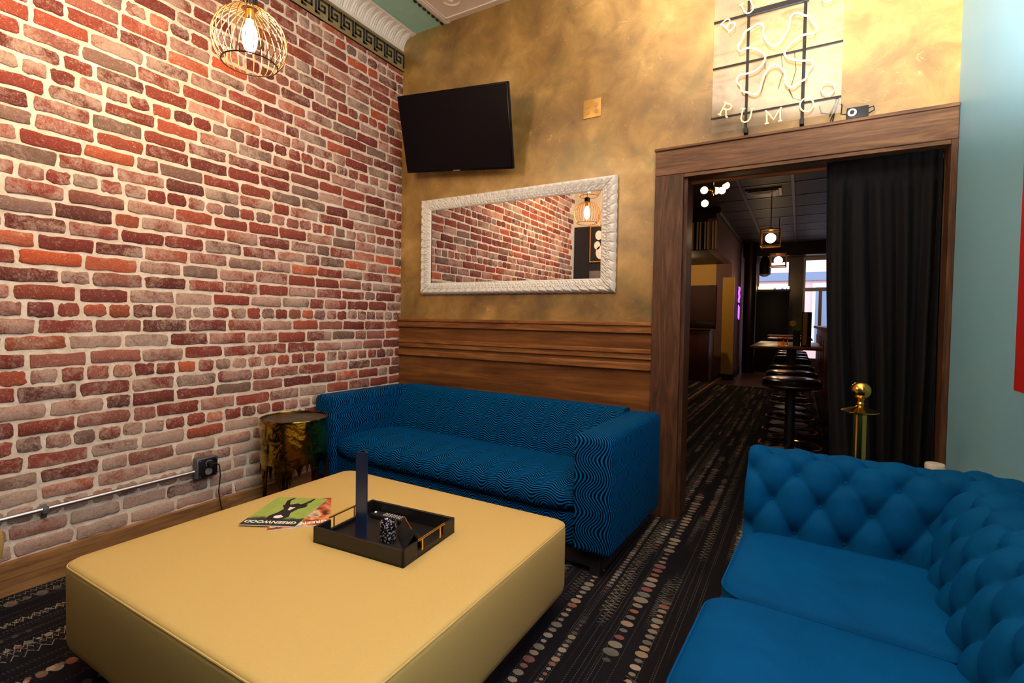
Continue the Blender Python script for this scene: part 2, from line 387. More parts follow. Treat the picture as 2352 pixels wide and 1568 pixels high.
# brick wall
bk = struct(MB().box(-.25, 0, YB-.1, .0, 0, 3.6).build('wall_left', 'mortar', smooth=False))
def brick_mesh():
    bm = bmesh.new(); cl = bm.loops.layers.color.new('brick_tone'); rg = random.Random(3)
    tones = [((140, 62, 48), 30), ((124, 50, 42), 22), ((160, 76, 54), 14), ((176, 88, 56), 6), ((104, 46, 42), 14), ((188, 84, 46), 3), ((128, 104, 92), 8), ((112, 96, 84), 4), ((148, 92, 78), 14), ((90, 50, 46), 7)]
    tt = [t for t, k in tones for _ in range(k)]
    course = .0725; k = 0; z = .145
    while z < 3.16:
        header = (k % 4 == 2) if z < 1.4 else (k % 6 == 4)
        hgt = course-.0155; y = rg.uniform(0, .1) * (1 if header else 2) - .01
        y = -y+.0
        yy = y if y < 0 else 0
        first = True
        while yy > YB:
            L = (.080 if header else .190)*rg.uniform(.93, 1.07)
            if not header and rg.random() < .07: L *= .5
            if first: L = rg.uniform(.05, L); first = False; yy = -.004
            y1 = yy; y0 = yy-L; yy = y0-rg.uniform(.012, .020)
            if y0 < YB: break
            zc = z+rg.uniform(-.002, .002); dz0 = rg.uniform(-.002, .003); dz1 = rg.uniform(-.003, .002)
            gone = rg.random()
            px = rg.uniform(.0025, .0075)
            # outline
            n = 5; m = 2; pts = []
            def jit(a): return a+rg.uniform(-.0036, .0036)
            r = rg.uniform(.004, .010) if not header else rg.uniform(.005, .012)
            z0, z1 = zc+dz0, zc+hgt+dz1
            for i in range(n+1): pts.append((y0+r+(y1-y0-2*r)*i/n, jit(z0)))
            for i in range(m+1): pts.append((jit(y1), z0+r+(z1-z0-2*r)*i/m))
            for i in range(n+1): pts.append((y1-r-(y1-y0-2*r)*i/n, jit(z1)))
            for i in range(m+1): pts.append((jit(y0), z1-r-(z1-z0-2*r)*i/m))
            cy, cz = (y0+y1)/2, (z0+z1)/2
            def ring(x, ins):
                o = []
                for a, b2 in pts:
                    o.append(bm.verts.new((x, a+(ins if a < cy else -ins)*(1 if abs(a-cy) > ins else 0), b2+(ins if b2 < cz else -ins))))
                return o
            A = ring(-.004, -.002); B = ring(px*.6, 0); D = ring(px, .0032)
            t = rg.choice(tt); f = rg.uniform(.88, 1.12); col = tuple(min(255, q*f)/255 for q in t)+(rg.random(),)
            fs = []
            for P_, Q_ in ((A, B), (B, D)):
                for i in range(len(pts)):
                    j = (i+1) % len(pts); fs.append(bm.faces.new((P_[i], P_[j], Q_[j], Q_[i])))
            fs.append(bm.faces.new(D))
            for fc in fs:
                for lp in fc.loops: lp[cl] = col
        z += course; k += 1
    bmesh.ops.recalc_face_normals(bm, faces=bm.faces)
    me = bpy.data.meshes.new('brick_facing'); bm.to_mesh(me); bm.free(); me.materials.append(M['brick'])
    for p in me.polygons: p.use_smooth = True
    me.set_sharp_from_angle(angle=math.radians(50))
    o = bpy.data.objects.new('brick_facing', me); C.objects.link(o); o.parent = bk
brick_mesh()
# back (gold) wall around the opening
g = struct(MB().box(-.25, X2, 0, .15, 0, 3.6).box(X2, 3.6, 0, .15, DZ+.012, 3.6).build('wall_back', 'gold', smooth=False))
# wainscot and rails
wp = struct(MB().box(.0, 2.05, -.012, 0, 0, 1.16).build('wall_back_wainscot', 'panel', smooth=False)); wp.name = 'trim_1'
t = struct(MB().box(.005, 2.05, -.034, -.012, 1.105, 1.150, .003).box(.005, 2.05, -.045, 0, 1.150, 1.172, .004).build('trim_2', 'rail', smooth=False))
struct(MB().box(.005, 2.05, -.040, -.012, .980, 1.008, .004).box(.005, 2.05, -.03, -.012, .945, .980, .003).build('trim_3', 'rail', smooth=False))
struct(MB().box(.005, 2.05, -.036, -.012, .878, .922, .004).build('trim_4', 'rail', smooth=False))
# right (teal) wall, its return closes the room
struct(MB().box(W, W+.2, YB-.1, .15, 0, 3.6).build('wall_right', 'teal', smooth=False))
# rear wall: black below, cream above
struct(MB().box(0, W, YB-.12, YB, 0, 2.5).build('wall_rear', 'black_wall', smooth=False))
struct(MB().box(0, W, YB-.12, YB-.01, 2.5, 3.6).build('wall_rear_upper', 'cream', smooth=False))
# baseboard
struct(MB().box(0.0, .026, YB, -.0, 0, .139, .003).build('baseboard_left', 'base', smooth=False))
struct(MB().box(W-.015, W, YB, -.05, 0, .12, .003).build('baseboard_right', 'black', smooth=False))
# ceiling: teal border and cream pressed-tin field
ce = struct(MB().box(.44, W, YB, 0, CZ, CZ+.1).build('ceiling', 'cream_tin', smooth=False))
struct(MB().box(-.1, .44, YB, 0, CZ, CZ+.1).build('ceiling_border', 'teal_tin', smooth=False))
# bead between the two fields: dark beads on a cream fillet
b = MB().box(.425, .462, YB, -.002, CZ-.012, CZ, .004); b.build('bead_fillet', 'plaster', ce)
b = MB()
for i in range(70):
    y = -.02-i*.05
    b.rings([[(.405+.011*math.cos(k*PI/4)*math.sin(a), y+.02*math.cos(a), CZ-.006-.008*math.sin(k*PI/4)*math.sin(a)) for k in range(8)] for a in (.15, .8, 1.57, 2.3, 3.0)])
b.build('bead_strip', 'key_black', ce)
# pressed scrolls in the cream tiles
b = MB()
for tx in range(5):
    for ty in range(7):
        ox, oy = .78+tx*.6, -.30-ty*.5
        for sx in (-1, 1):
            for sy in (-1, 1):
                pts = []
                for i in range(22):
                    a = i*.42; r = .075-.0031*i
                    pts.append((ox+sx*(.13+r*math.cos(a)), oy+sy*(.09+r*math.sin(a)), CZ-.003))
                b.tube(pts, .007, 5)
        for i in range(7):
            a = PI*i/6; b.tube([(ox, oy-.03, CZ-.002), (ox+.06*math.cos(a), oy-.03+.09*math.sin(a)*.9, CZ-.006), (ox+.085*math.cos(a), oy-.03+.13*math.sin(a), CZ-.002)], [.003, .010, .004], 5)
    b.box(.462+tx*.6, .474+tx*.6, YB, 0, CZ-.008, CZ)
for ty in range(7): b.box(.46, W, -.055-ty*.5, -.04-ty*.5, CZ-.008, CZ)
b.build('pressed_scrolls', 'cream_tin', ce)
# cornice: white cove with a row of upright leaves
def cove():
    L = 3.6; nu = 900; nv = 26; m = MB()
    def fn(u, v):
        y = -u*L
        # profile from wall (0,3.300) to ceiling (.135,3.42)
        P_ = [(.004, 3.298), (.010, 3.318), (.016, 3.340), (.028, 3.366), (.050, 3.392), (.080, 3.408), (.118, 3.413), (.135, 3.4195)]
        f = v*(len(P_)-1); i = min(int(f), len(P_)-2); t = f-i
        x = P_[i][0]*(1-t)+P_[i+1][0]*t; z = P_[i][1]*(1-t)+P_[i+1][1]*t
        d = 0
        if .22 < v < .86:
            q = (v-.22)/.64; ph = (y/.062) % 1-.5
            wd = .46*math.sqrt(max(0, 1-(q*.95)**2))+.02
            e = abs(ph)/wd
            if e < 1: d = .006*(1-e*e)+.004*math.cos(e*PI*3)*(1-q*.4)
            else: d = -.002
            d *= math.sin(min(1, q*6)*PI/2)*math.sin(min(1, (1-q)*6)*PI/2)
        elif v > .92: d = .003*(1 if (y/.018) % 1 < .6 else 0)
        nx, nz = .75, -.66
        return (x+nx*d, y, z+nz*d)
    m.grid(fn, nu, nv)
    o = struct(m.build('trim_5', 'plaster', ang=70)); return o
cove()
# frieze with the key pattern
fz = struct(MB().box(0, .016, YB, -.002, 3.150, 3.300).box(0, .022, YB, -.002, 3.150, 3.162, .003).box(0, .024, YB, -.002, 3.288, 3.300, .003).build('trim_6', 'frieze', smooth=False))
b = MB()
def bar(p, q, hw=.0065, x0=.015, x1=.021):
    (ya, za), (yb, zb) = p, q
    b.box(x0, x1, min(ya, yb)-hw, max(ya, yb)+hw, min(za, zb)-hw, max(za, zb)+hw)
u_ = .104
for i in range(34):
    y = -.012-i*u_
    H0, H1 = 3.178, 3.272
    pts = [(y, H1), (y-.080, H1), (y-.080, H0+.026), (y-.034, H0+.026), (y-.034, H0+.060), (y-.056, H0+.060)]
    for p, q in zip(pts, pts[1:]): bar(p, q)
    bar((y, H1), (y, H0)); bar((y, H0), (y+.024-.0, H0)) if i else None
b.build('key_pattern', 'key_black', fz, smooth=False)

# door casing
cs = struct(MB().box(2.05, X2, -.032, 0, 0, DZ, .004).build('trim_7', 'casing_v', smooth=False))
struct(MB().box(2.05, W-.002, -.034, 0, DZ, 2.190, .004).box(2.045, W-.002, -.046, 0, 2.190, 2.206, .004).build('trim_8', 'casing_h', smooth=False))
struct(MB().box(X2-.006, X2+.02, -.0, .17, 0, DZ+.012).build('trim_9', 'casing_v', smooth=False))
struct(MB().box(X2, W, 0, .17, DZ-.012, DZ+.013).build('trim_10', 'casing_h', smooth=False))
struct(MB().box(3.408, W, -.03, .17, 0, DZ, .003).build('trim_11', 'casing_v', smooth=False))
struct(MB().box(3.38, 3.408, .135, .17, .3, DZ).build('trim_12', 'sill_lit', smooth=False))
# lower header lath seen under the header face
struct(MB().box(2.214, W-.026, -.026, .0, DZ-.02, DZ-.0005, .002).build('trim_13', 'casing_h', smooth=False))

# ================================================================== THINGS ON THE WALLS
# television
def television():
    r = thing('television', 'black flat screen television tilted down from the gold wall above the mirror', 'television', (.6773, -.22, 2.4914))
    w_, h_ = .931, .535
    r.rotation_euler = (Matrix.Rotation(-.0118, 3, 'Z') @ Matrix.Rotation(.3345, 3, 'X') @ Matrix.Rotation(.099, 3, 'Y')).to_euler()
    MB().box(-w_/2, w_/2, 0, .028, -h_/2, h_/2, .004).box(-w_/2+.12, w_/2-.12, .028, .055, -h_/2+.02, h_/2-.14, .01).build('housing', 'screen', r)
    MB().box(-w_/2+.010, w_/2-.010, -.002, .001, -h_/2+.016, h_/2-.010).build('screen', 'screen', r, smooth=False)
    MB().box(-.03, .03, -.004, .0, -h_/2+.003, -h_/2+.010, .001).build('logo_plate', 'steel', r)
    MB().box(-.10, .10, .055, .075, -.14, .14, .003).build('mount_plate', 'black', r)
    # arm to the wall
    MB().tube([(0, .07, .0), (0, .120, .03), (0, .205, .07)], .02).build('mount_arm', 'black', r)
    bpy.context.view_layer.update(); o = MB().box(-.12, .12, .206, .219, -.14, .14, .003).build('wall_plate', 'black', r); o.matrix_parent_inverse = r.matrix_basis.to_3x3().inverted().to_4x4()
television()
def wall_bracket():
    o = MB().box(.56, .80, -.014, 0.0, 2.30, 2.60, .004).build('wall_bracket', 'black'); tag(o, 'black steel bracket plate on the gold wall behind the television', 'bracket')
# mirror
def mirror():
    x0, x1, z0, z1 = .232, 1.812, 1.358, 2.095
    r = thing('wall_mirror', 'wide mirror in a carved white frame hung on the gold wall', 'mirror', ((x0+x1)/2, 0, z0), world=True)
    gx0, gx1, gz0, gz1 = .335, 1.716, 1.448, 2.006
    MB().box(gx0-.02, gx1+.02, -.022, -.004, gz0-.02, gz1+.02).build('mirror_pane', 'mirror', r, smooth=False)
    # frame as displaced profile swept round the rectangle
    def side(a, b, inner_a, inner_b, horiz, m, seed):
        L = (Vector(b)-Vector(a)).length; nu = int(L/.0045); nv = 22
        def fn(u, v):
            o = Vector(a).lerp(Vector(b), u); i_ = Vector(inner_a).lerp(Vector(inner_b), u); p = o.lerp(i_, v)
            d = .020+.020*math.sin(min(1, v*3.2)*PI/2)-.012*max(0, v-.55)/.45
            s = u*L
            ph = (s/.062) % 1-.5
            if .04 < v < .34:      # scalloped lip
                q = (v-.04)/.30; d += .008*abs(math.cos(ph*PI))*math.sin(q*PI)-.004*(abs(ph) > .44)+.0015*math.cos(math.atan2(1-q, ph*2+1e-6)*7)*math.sin(q*PI)
            elif .36 < v < .90:    # leaf panels
                q = (v-.36)/.54; e = abs(ph)
                if e > .44: d -= .006
                rr = math.hypot((e-.2)*2.2, (q-.35)*1.1); d += .0055*math.cos(rr*PI*4.2)*math.exp(-rr*1.2)
                d += .0018*math.cos(math.atan2(q-.1, ph*1.2+1e-6)*9)*(1 if q > .15 else 0)
            elif v >= .93: d -= .006
            if v < .02: d = .004
            edge = .0018*math.sin(s/.031*PI)*(1 if v < .03 else 0)
            return (p.x-(0 if horiz else edge*(1 if a[0] > 1 else -1)), -d-.004, p.y+(edge*(1 if a[1] > 1.7 else -1) if horiz else 0))
        m.grid(fn, nu, nv)
    O = [(x0, z0), (x1, z0), (x1, z1), (x0, z1)]; I = [(gx0, gz0), (gx1, gz0), (gx1, gz1), (gx0, gz1)]
    for k in range(4):
        m = MB(); j = (k+1) % 4
        side(O[k], O[j], I[k], I[j], k % 2 == 0, m, k)
        m.build('frame_side', 'white', r, ang=60)
    MB().box(x0+.006, x1-.006, -.012, -.001, z0+.006, z0+.09).box(x0+.006, x1-.006, -.012, -.001, z1-.08, z1-.006).box(x0+.006, x0+.08, -.012, -.001, z0, z1-.006).box(x1-.08, x1-.006, -.012, -.001, z0, z1-.006).build('backing', 'white', r, smooth=False)
mirror()
# quad outlet plate
r = thing('outlet_plate', 'small brass coloured outlet plate with four sockets high on the gold wall', 'outlet', (1.629, 0, 2.543), world=True)
MB().box(1.569, 1.689, -.007, 0, 2.484, 2.602, .003).build('plate', 'brass_plate', r)
for ox in (-.028, .028):
    for oz in (-.022, .020):
        MB().lathe([(.0, 0), (.0145, 0), (.0145, .003), (0, .003)], n=16).build('socket', 'brass_plate', r)
        k = bpy.context.scene.collection.objects[-1] if False else [o for o in r.children if o.name.startswith('socket')][-1]
        k.data.transform(Matrix.Translation((0, 0, .059)) @ Matrix.Translation((ox, -.0065, oz-.059)) @ Matrix.Rotation(PI/2, 4, 'X') if False else Matrix.Translation((1.629+ox-1.629, -.0065, oz)) @ Matrix.Rotation(PI/2, 4, 'X') @ Matrix.Translation(OFF[r]))

# ------------------------------------------------------------------ neon sign
def neon():
    r = thing('neon_sign', 'warm white neon sign with a splash outline and rumoo lettering above the doorway', 'sign', (2.67, 0, 2.206), world=True)
    MB().box(2.363, 2.972, -.046, -.042, 2.244, 3.10).build('backing_sheet', 'acrylic', r, smooth=False)
    SP = [(2.665, 2.64), (2.7, 2.657), (2.724, 2.697), (2.735, 2.729), (2.734, 2.765), (2.747, 2.783), (2.769, 2.783), (2.791, 2.766), (2.81, 2.754), (2.823, 2.758), (2.826, 2.735), (2.839, 2.707), (2.854, 2.693), (2.854, 2.668), (2.84, 2.655), (2.812, 2.663), (2.782, 2.658), (2.745, 2.634), (2.72, 2.608), (2.713, 2.589), (2.728, 2.563), (2.76, 2.545), (2.798, 2.53), (2.825, 2.529), (2.841, 2.522), (2.846, 2.499), (2.833, 2.482), (2.818, 2.464), (2.82, 2.439), (2.804, 2.43), (2.785, 2.425), (2.77, 2.411), (2.748, 2.407), (2.729, 2.424), (2.722, 2.447), (2.724, 2.475), (2.71, 2.507), (2.69, 2.533), (2.671, 2.545), (2.645, 2.537), (2.626, 2.505), (2.61, 2.464), (2.608, 2.428), (2.595, 2.41), (2.575, 2.406), (2.551, 2.422), (2.513, 2.437), (2.514, 2.463), (2.491, 2.487), (2.487, 2.511), (2.504, 2.529), (2.538, 2.525), (2.579, 2.53), (2.611, 2.552), (2.627, 2.581), (2.623, 2.608), (2.596, 2.633), (2.555, 2.661), (2.521, 2.663), (2.504, 2.651), (2.492, 2.666), (2.489, 2.69), (2.512, 2.713), (2.522, 2.752), (2.542, 2.761), (2.565, 2.769), (2.585, 2.78), (2.605, 2.773), (2.615, 2.752), (2.61, 2.72), (2.628, 2.675), (2.648, 2.648)]
    # smooth the ring once
    P_ = SP
    for _ in range(2):
        Q = []
        for i in range(len(P_)):
            a, b2 = P_[i], P_[(i+1) % len(P_)]; Q += [(.75*a[0]+.25*b2[0], .75*a[1]+.25*b2[1]), (.25*a[0]+.75*b2[0], .25*a[1]+.75*b2[1])]
        P_ = Q
    MB().tube([(x, -.07, z) for x, z in P_], .0052, 8, closed=True).build('splash_tube', 'neon_cream', r)
    ST = {'B': [[(-.28, -.5), (-.28, .5)], [(-.42, .5), (.05, .5), (.25, .42), (.28, .25), (.1, .04), (-.28, .02)], [(-.28, .02), (.15, .0), (.34, -.14), (.34, -.34), (.15, -.5), (-.42, -.5)]],
          'U': [[(-.48, .5), (-.16, .5)], [(-.32, .5), (-.32, -.2), (-.22, -.42), (0, -.5), (.22, -.42), (.32, -.2), (.32, .5)], [(.16, .5), (.48, .5)]],
          'T': [[(-.42, .4), (-.42, .5), (.42, .5), (.42, .4)], [(0, .5), (0, -.5)], [(-.16, -.5), (.16, -.5)]],
          'R': [[(-.28, -.5), (-.28, .5)], [(-.42, .5), (.1, .5), (.3, .4), (.3, .18), (.1, .04), (-.28, .02)], [(.0, .02), (.3, -.5), (.44, -.5)], [(-.42, -.5), (-.14, -.5)]],
          'M': [[(-.62, -.5), (-.34, -.5)], [(-.48, -.5), (-.48, .5), (0, -.3), (.48, .5), (.48, -.5)], [(.34, -.5), (.62, -.5)], [(-.6, .5), (-.48, .5)], [(.48, .5), (.6, .5)]],
          'O': [[(.42*math.cos(a*PI/10), .5*math.sin(a*PI/10)) for a in range(21)]]}
    for ch, cx, cz, h, rot in (('B', 2.440, 2.815, .068, 38), ('U', 2.534, 2.882, .07, 22), ('T', 2.643, 2.912, .07, 8), ('R', 2.745, 2.915, .07, -8), ('O', 2.905, 2.832, .066, -30),
                               ('R', 2.438, 2.353, .066, -28), ('U', 2.541, 2.303, .072, -10), ('M', 2.673, 2.276, .066, 2), ('O', 2.823, 2.303, .070, 20), ('O', 2.914, 2.368, .066, 40)):
        m = MB(); ca, sa = math.cos(math.radians(rot)), math.sin(math.radians(rot))
        for st in ST[ch]:
            pts = []
            for i in range(len(st)-1):
                for k in range(3):
                    t = k/3; pts.append((st[i][0]*(1-t)+st[i+1][0]*t, st[i][1]*(1-t)+st[i+1][1]*t))
            pts.append(st[-1])
            m.tube([(cx+(px*ca-pz*sa)*h, -.068, cz+(px*sa+pz*ca)*h) for px, pz in pts], .0036, 6)
        m.build('letter_tube', 'neon_cream', r)
    m = MB()
    for x0_, z0_, x1_, z1_ in ((2.532, 2.236, 2.545, 3.12), (2.797, 2.222, 2.812, 3.12)):
        m.box(x0_, x1_, -.058, -.048, z0_, z1_, .002)
    m.box(2.53, 2.82, -.060, -.047, 2.838, 2.868, .002)
    m.box(2.363, 2.530, -.056, -.048, 2.846, 2.856); m.box(2.363, 2.972, -.056, -.048, 2.592, 2.600); m.box(2.360, 2.972, -.056, -.048, 2.318, 2.326)
    m.box(2.363, 2.973, -.056, -.048, 3.08, 3.088)
    m.build('support_frame', 'iron', r, smooth=False)
    for x in (2.539, 2.804): MB().box(x-.010, x+.010, -.062, 0, 2.212, 2.242, .004).build('standoff', 'black', r)
    m = MB()
    for sx in (2.62, 2.70, 2.76): m.tube([(sx, -.055, 2.60), (sx+.01, -.052, 2.50), (sx-.01, -.054, 2.42)], .0012, 5)
    m.tube([(2.74, -.055, 2.407), (2.76, -.04, 2.36), (2.80, -.04, 2.34), (2.805, -.05, 2.31)], .0022, 6)
    m.build('wiring', 'black', r)
neon()
r = thing('dimmer_box', 'black dimmer box with a white dial lying on the door header', 'dimmer', (3.043, 0, 2.206), world=True)
MB().box(2.998, 3.088, -.042, -.012, 2.2065, 2.262, .004).build('box', 'black', r)
def disc_y(m, cx, cy, cz, rad, th, n=24):
    m.rings([[(cx+rad*math.cos(k*2*PI/n), yy, cz+rad*math.sin(k*2*PI/n)) for k in range(n)] for yy in (cy, cy-th)]); return m
disc_y(MB(), 3.020, -.042, 2.235, .019, .003).build('dial', 'white', r)
disc_y(MB(), 3.020, -.044, 2.235, .0095, .008).build('knob', 'black', r)
MB().tube([(3.088, -.03, 2.25), (3.108, -.03, 2.256), (3.112, -.03, 2.236), (3.09, -.03, 2.225)], .003, 6).build('cord_loop', 'black', r)
r = tag(MB().tube([(2.88, -.028, 2.300), (2.89, -.03, 2.262), (2.925, -.03, 2.250), (2.945, -.032, 2.29), (2.958, -.03, 2.325), (2.965, -.03, 2.315), (2.950, -.032, 2.26), (2.935, -.032, 2.23), (2.93, -.03, 2.2135)], .0035, 6)
        .tube([(2.965, -.026, 2.32), (2.952, -.024, 2.28), (2.944, -.024, 2.24), (2.94, -.022, 2.214)], .0035, 6)
        .tube([(2.952, -.034, 2.325), (2.945, -.036, 2.28), (2.925, -.036, 2.235)], .003, 6)
        .tube([(2.962, -.03, 2.30), (2.978, -.03, 2.285), (2.975, -.03, 2.24), (2.998, -.03, 2.235)], .003, 6)
        .tube([(2.958, -.03, 2.318), (2.957, -.03, 2.334), (2.962, -.03, 2.33)], .004, 6).build('power_cord', 'black'), 'bundled black power cord gathered on the door header beside the dimmer', 'cord')

# ------------------------------------------------------------------ conduit and outlet on the brick wall
r = thing('outlet_box', 'grey metal outlet box with a plug on the brick wall', 'outlet', (.0, -1.555, .345), world=True)
MB().box(.012, .060, -1.612, -1.502, .292, .402, .006).build('box', 'zinc', r)
MB().box(.060, .064, -1.606, -1.508, .298, .396, .004).build('cover_plate', 'black_satin', r)
def disc_x(m, cx, cy, cz, rad, th, n=20):
    m.rings([[(xx, cy+rad*math.cos(k*2*PI/n), cz+rad*math.sin(k*2*PI/n)) for k in range(n)] for xx in (cx, cx+th)]); return m
disc_x(MB(), .064, -1.555, .326, .019, .003).build('socket', 'stone_grey', r)
disc_x(MB(), .064, -1.552, .368, .019, .003).build('socket', 'stone_grey', r)
for y, z in ((-1.60, .39), (-1.514, .39), (-1.60, .304), (-1.514, .304)): disc_x(MB(), .063, y, z, .004, .004, 8).build('screw', 'steel', r)
r = thing('plug_cord', 'black plug and cord hanging from the outlet box on the brick wall', 'cord', (.08, -1.54, .0), world=True)
disc_x(MB(), .067, -1.552, .368, .016, .026).build('plug', 'black', r)
MB().tube([(.093, -1.552, .368), (.100, -1.535, .372), (.096, -1.515, .355), (.082, -1.502, .29), (.062, -1.50, .20), (.055, -1.485, .12), (.06, -1.47, .05), (.09, -1.43, .005), (.3, -1.36, .004)], .0033, 6).build('cord', 'black', r)
r = thing('conduit', 'grey steel conduit pipe running low along the brick wall', 'pipe', (.03, -2.6, .325), world=True)
MB().tube([(.030, YB+.01, .322), (.030, -1.62, .330), (.032, -1.612, .331)], .0105, 12).build('pipe', 'steel', r)
for y in (-2.22, -2.95): MB().box(.0095, .043, y-.010, y+.010, .310, .338, .003).box(.0095, .014, y-.010, y+.010, .285, .345, .001).build('strap', 'zinc', r)

# ------------------------------------------------------------------ painting on the teal wall
r = thing('canvas_painting', 'large red and orange canvas on the teal wall at the right', 'painting', (W, -1.35, .98), world=True)
MB().box(W-.036, W-.001, -2.1, -.955, .985, 2.6, .003).build('canvas', 'canvas', r)

# ================================================================== PENDANTS
def pendant():
    r = thing('pendant_lamp', 'brass wire globe pendant lamp lit in front of the brick wall', 'lamp', (.89, -1.84, 2.27), group='globe cage pendant lamps')
    R_ = .136
    m = MB(); n = 28
    A0, A1 = .25, 2.30  # polar angle range from top
    for k in range(n):
        a = k*2*PI/n; pts = []
        for i in range(19):
            t = A0+(A1-A0)*i/18
            rr = R_*math.sin(t); z = R_*.97*math.cos(t)
            pts.append((rr*math.cos(a), rr*math.sin(a), z))
        m.tube(pts, .0019, 5)
    m.build('cage', 'gold_cage', r)
    m = MB()
    for t in (A1,):
        rr = R_*math.sin(t); z = R_*.97*math.cos(t)
        m.tube([(rr*math.cos(k*PI/18), rr*math.sin(k*PI/18), z) for k in range(36)], .0028, 6, closed=True)
    m.build('bottom_ring', 'dark_bronze', r)
    t = A0; m = MB().tube([(R_*math.sin(t)*math.cos(k*PI/12), R_*math.sin(t)*math.sin(k*PI/12), R_*.97*math.cos(t)) for k in range(24)], .0026, 6, closed=True)
    m.build('top_ring', 'gold_cage', r)
    m = MB().lathe([(.024, .128), (.026, .130), (.026, .172), (.018, .178), (.006, .182)], n=24)
    for k in range(18):
        a = k*2*PI/18; m.tube([(.0265*math.cos(a), .0265*math.sin(a), .131), (.0265*math.cos(a), .0265*math.sin(a), .171)], .0022, 5)
    m.build('socket_cap', 'dark_bronze', r)
    MB().lathe([(.013, .085), (.016, .09), (.016, .13), (.01, .132)], n=16).build('lamp_holder', 'brass', r)
    MB().lathe([(.002, -.045), (.010, -.042), (.019, -.030), (.026, -.008), (.029, .018), (.026, .044), (.018, .066), (.012, .085)], n=20).build('bulb', 'bulb', r)
    MB().tube([(0, 0, .178), (0, 0, 1.10-.02)], .003, 6).build('cable', 'black', r)
    MB().lathe([(.055, 1.120), (.055, 1.135), (.045, 1.149), (0.001, 1.15)], n=24).build('canopy', 'dark_bronze', r)
    return r
p1 = pendant()
for (x, y, z), lab in (((.70, -2.36, 2.68), 'upper wire globe pendant lamp reflected at the top edge of the mirror'), ((.80, -2.75, 2.40), 'farther wire globe pendant lamp, reflected at the right edge of the mirror')):
    c = copy_tree(p1); c.location = (x, y, z); c['label'] = lab
    for ch in c.children:
        if ch.name.startswith(('cable', 'canopy')):
            ch.data = ch.data.copy(); d = 3.42-1.15-z
            for v in ch.data.vertices:
                if v.co.z > .5: v.co.z += d
# rear wall pieces that only the mirror shows
r = thing('framed_picture', 'gold framed black and white picture on the black rear wall seen in the mirror', 'picture', (.47, YB, 2.0), world=True)
MB().box(.245, .52, YB, YB+.025, 1.99, 2.50, .003).build('frame', 'brass_plate', r, smooth=False)
MB().box(.262, .503, YB+.025, YB+.028, 2.007, 2.483).build('print', 'black', r, smooth=False)
m = MB()
for (cx, cz, rr) in ((.38, 2.36, .05), (.41, 2.12, .07), (.36, 2.22, .045)):
    m.rings([[(cx+rr*math.cos(k*PI/8), yy, cz+rr*1.3*math.sin(k*PI/8)) for k in range(16)] for yy in (YB+.0275, YB+.0295)])
m.build('print_highlights', 'paper', r)
tag(MB().box(.25, .40, YB, YB+.03, 1.75, 1.87, .004).build('wall_thermostat', 'stone_grey'), 'small grey box on the black rear wall below the picture, seen in the mirror', 'box')

# ================================================================== OTTOMAN
def ottoman():
    x0, x1, y0, y1 = .790, 2.052, -2.412, -1.232
    r = thing('ottoman', 'large square mustard leather ottoman in the middle of the carpet', 'ottoman', (1.42, -1.82, 0), world=True)
    m = MB()
    lv = [(.05, .088), (.02, .092), (.006, .108), (0, .135), (0, .30), (.000, .355), (.002, .366), (.006, .371)]
    m.rrect(x0, x1, y0, y1, .055, lv, 8); m.build('upholstered_side', 'ottoman', r, ang=60)
    m = MB(); lv = [(.004, .366), (.004, .372), (.008, .377), (.018, .381), (.06, .3835), (.14, .3855), (.3, .387), (.5, .3875)]
    m.rrect(x0, x1, y0, y1, .055, lv, 8); m.build('cushioned_top', 'ottoman', r, ang=60)
    # welt
    ring = []
    rc = .055; X0, X1, Y0, Y1 = x0+.003, x1-.003, y0+.003, y1-.003
    for cx, cy, a0 in ((X1-rc, Y1-rc, 0), (X0+rc, Y1-rc, 90), (X0+rc, Y0+rc, 180), (X1-rc, Y0+rc, 270)):
        for k in range(9): a = math.radians(a0+90*k/8); ring.append((cx+rc*math.cos(a), cy+rc*math.sin(a), .3705))
    MB().tube(ring, .0026, 6, closed=True).build('welt', 'ottoman', r)
    MB().rrect(x0+.09, x1-.09, y0+.09, y1-.09, .02, [(0, 0), (0, .09)]).build('plinth', 'black', r)
ottoman()
TZ = .3876
# tray
def tray():
    r = thing('serving_tray', 'black lacquered tray with gold bar handles on the ottoman', 'tray', (1.556, -1.744, TZ), .075)
    a, b_ = .196, .150; H = .056
    MB().box(-a, a, -b_, b_, 0, .006).build('base', 'black_satin', r, smooth=False)
    def wall(nm, *bx):
        m = MB()
        for q in bx: m.box(*q, .0015, 1)
        m.build(nm, 'black_satin', r, smooth=False)
    wall('long_side', (-a, a, -b_, -b_+.009, 0, H)); wall('long_side', (-a, a, b_-.009, b_, 0, H))
    for s in (-1, 1):
        x0_, x1_ = (s*a-.009, s*a) if s > 0 else (-a, -a+.009)
        wall('short_side', (x0_, x1_, -b_, -.075, 0, H), (x0_, x1_, .075, b_, 0, H), (x0_, x1_, -.075, .075, 0, .022))
        h = MB().tube([(s*(a+.002), -.078, H+.004), (s*(a+.002), .078, H+.004)], .0038, 10)
        for yy in (-.052, .052): h.tube([(s*(a+.002), yy, H+.003), (s*(a+.002), yy, .020)], .0032, 8)
        h.build('handle', 'gold_handle', r, label='gold bar handle')
tray()
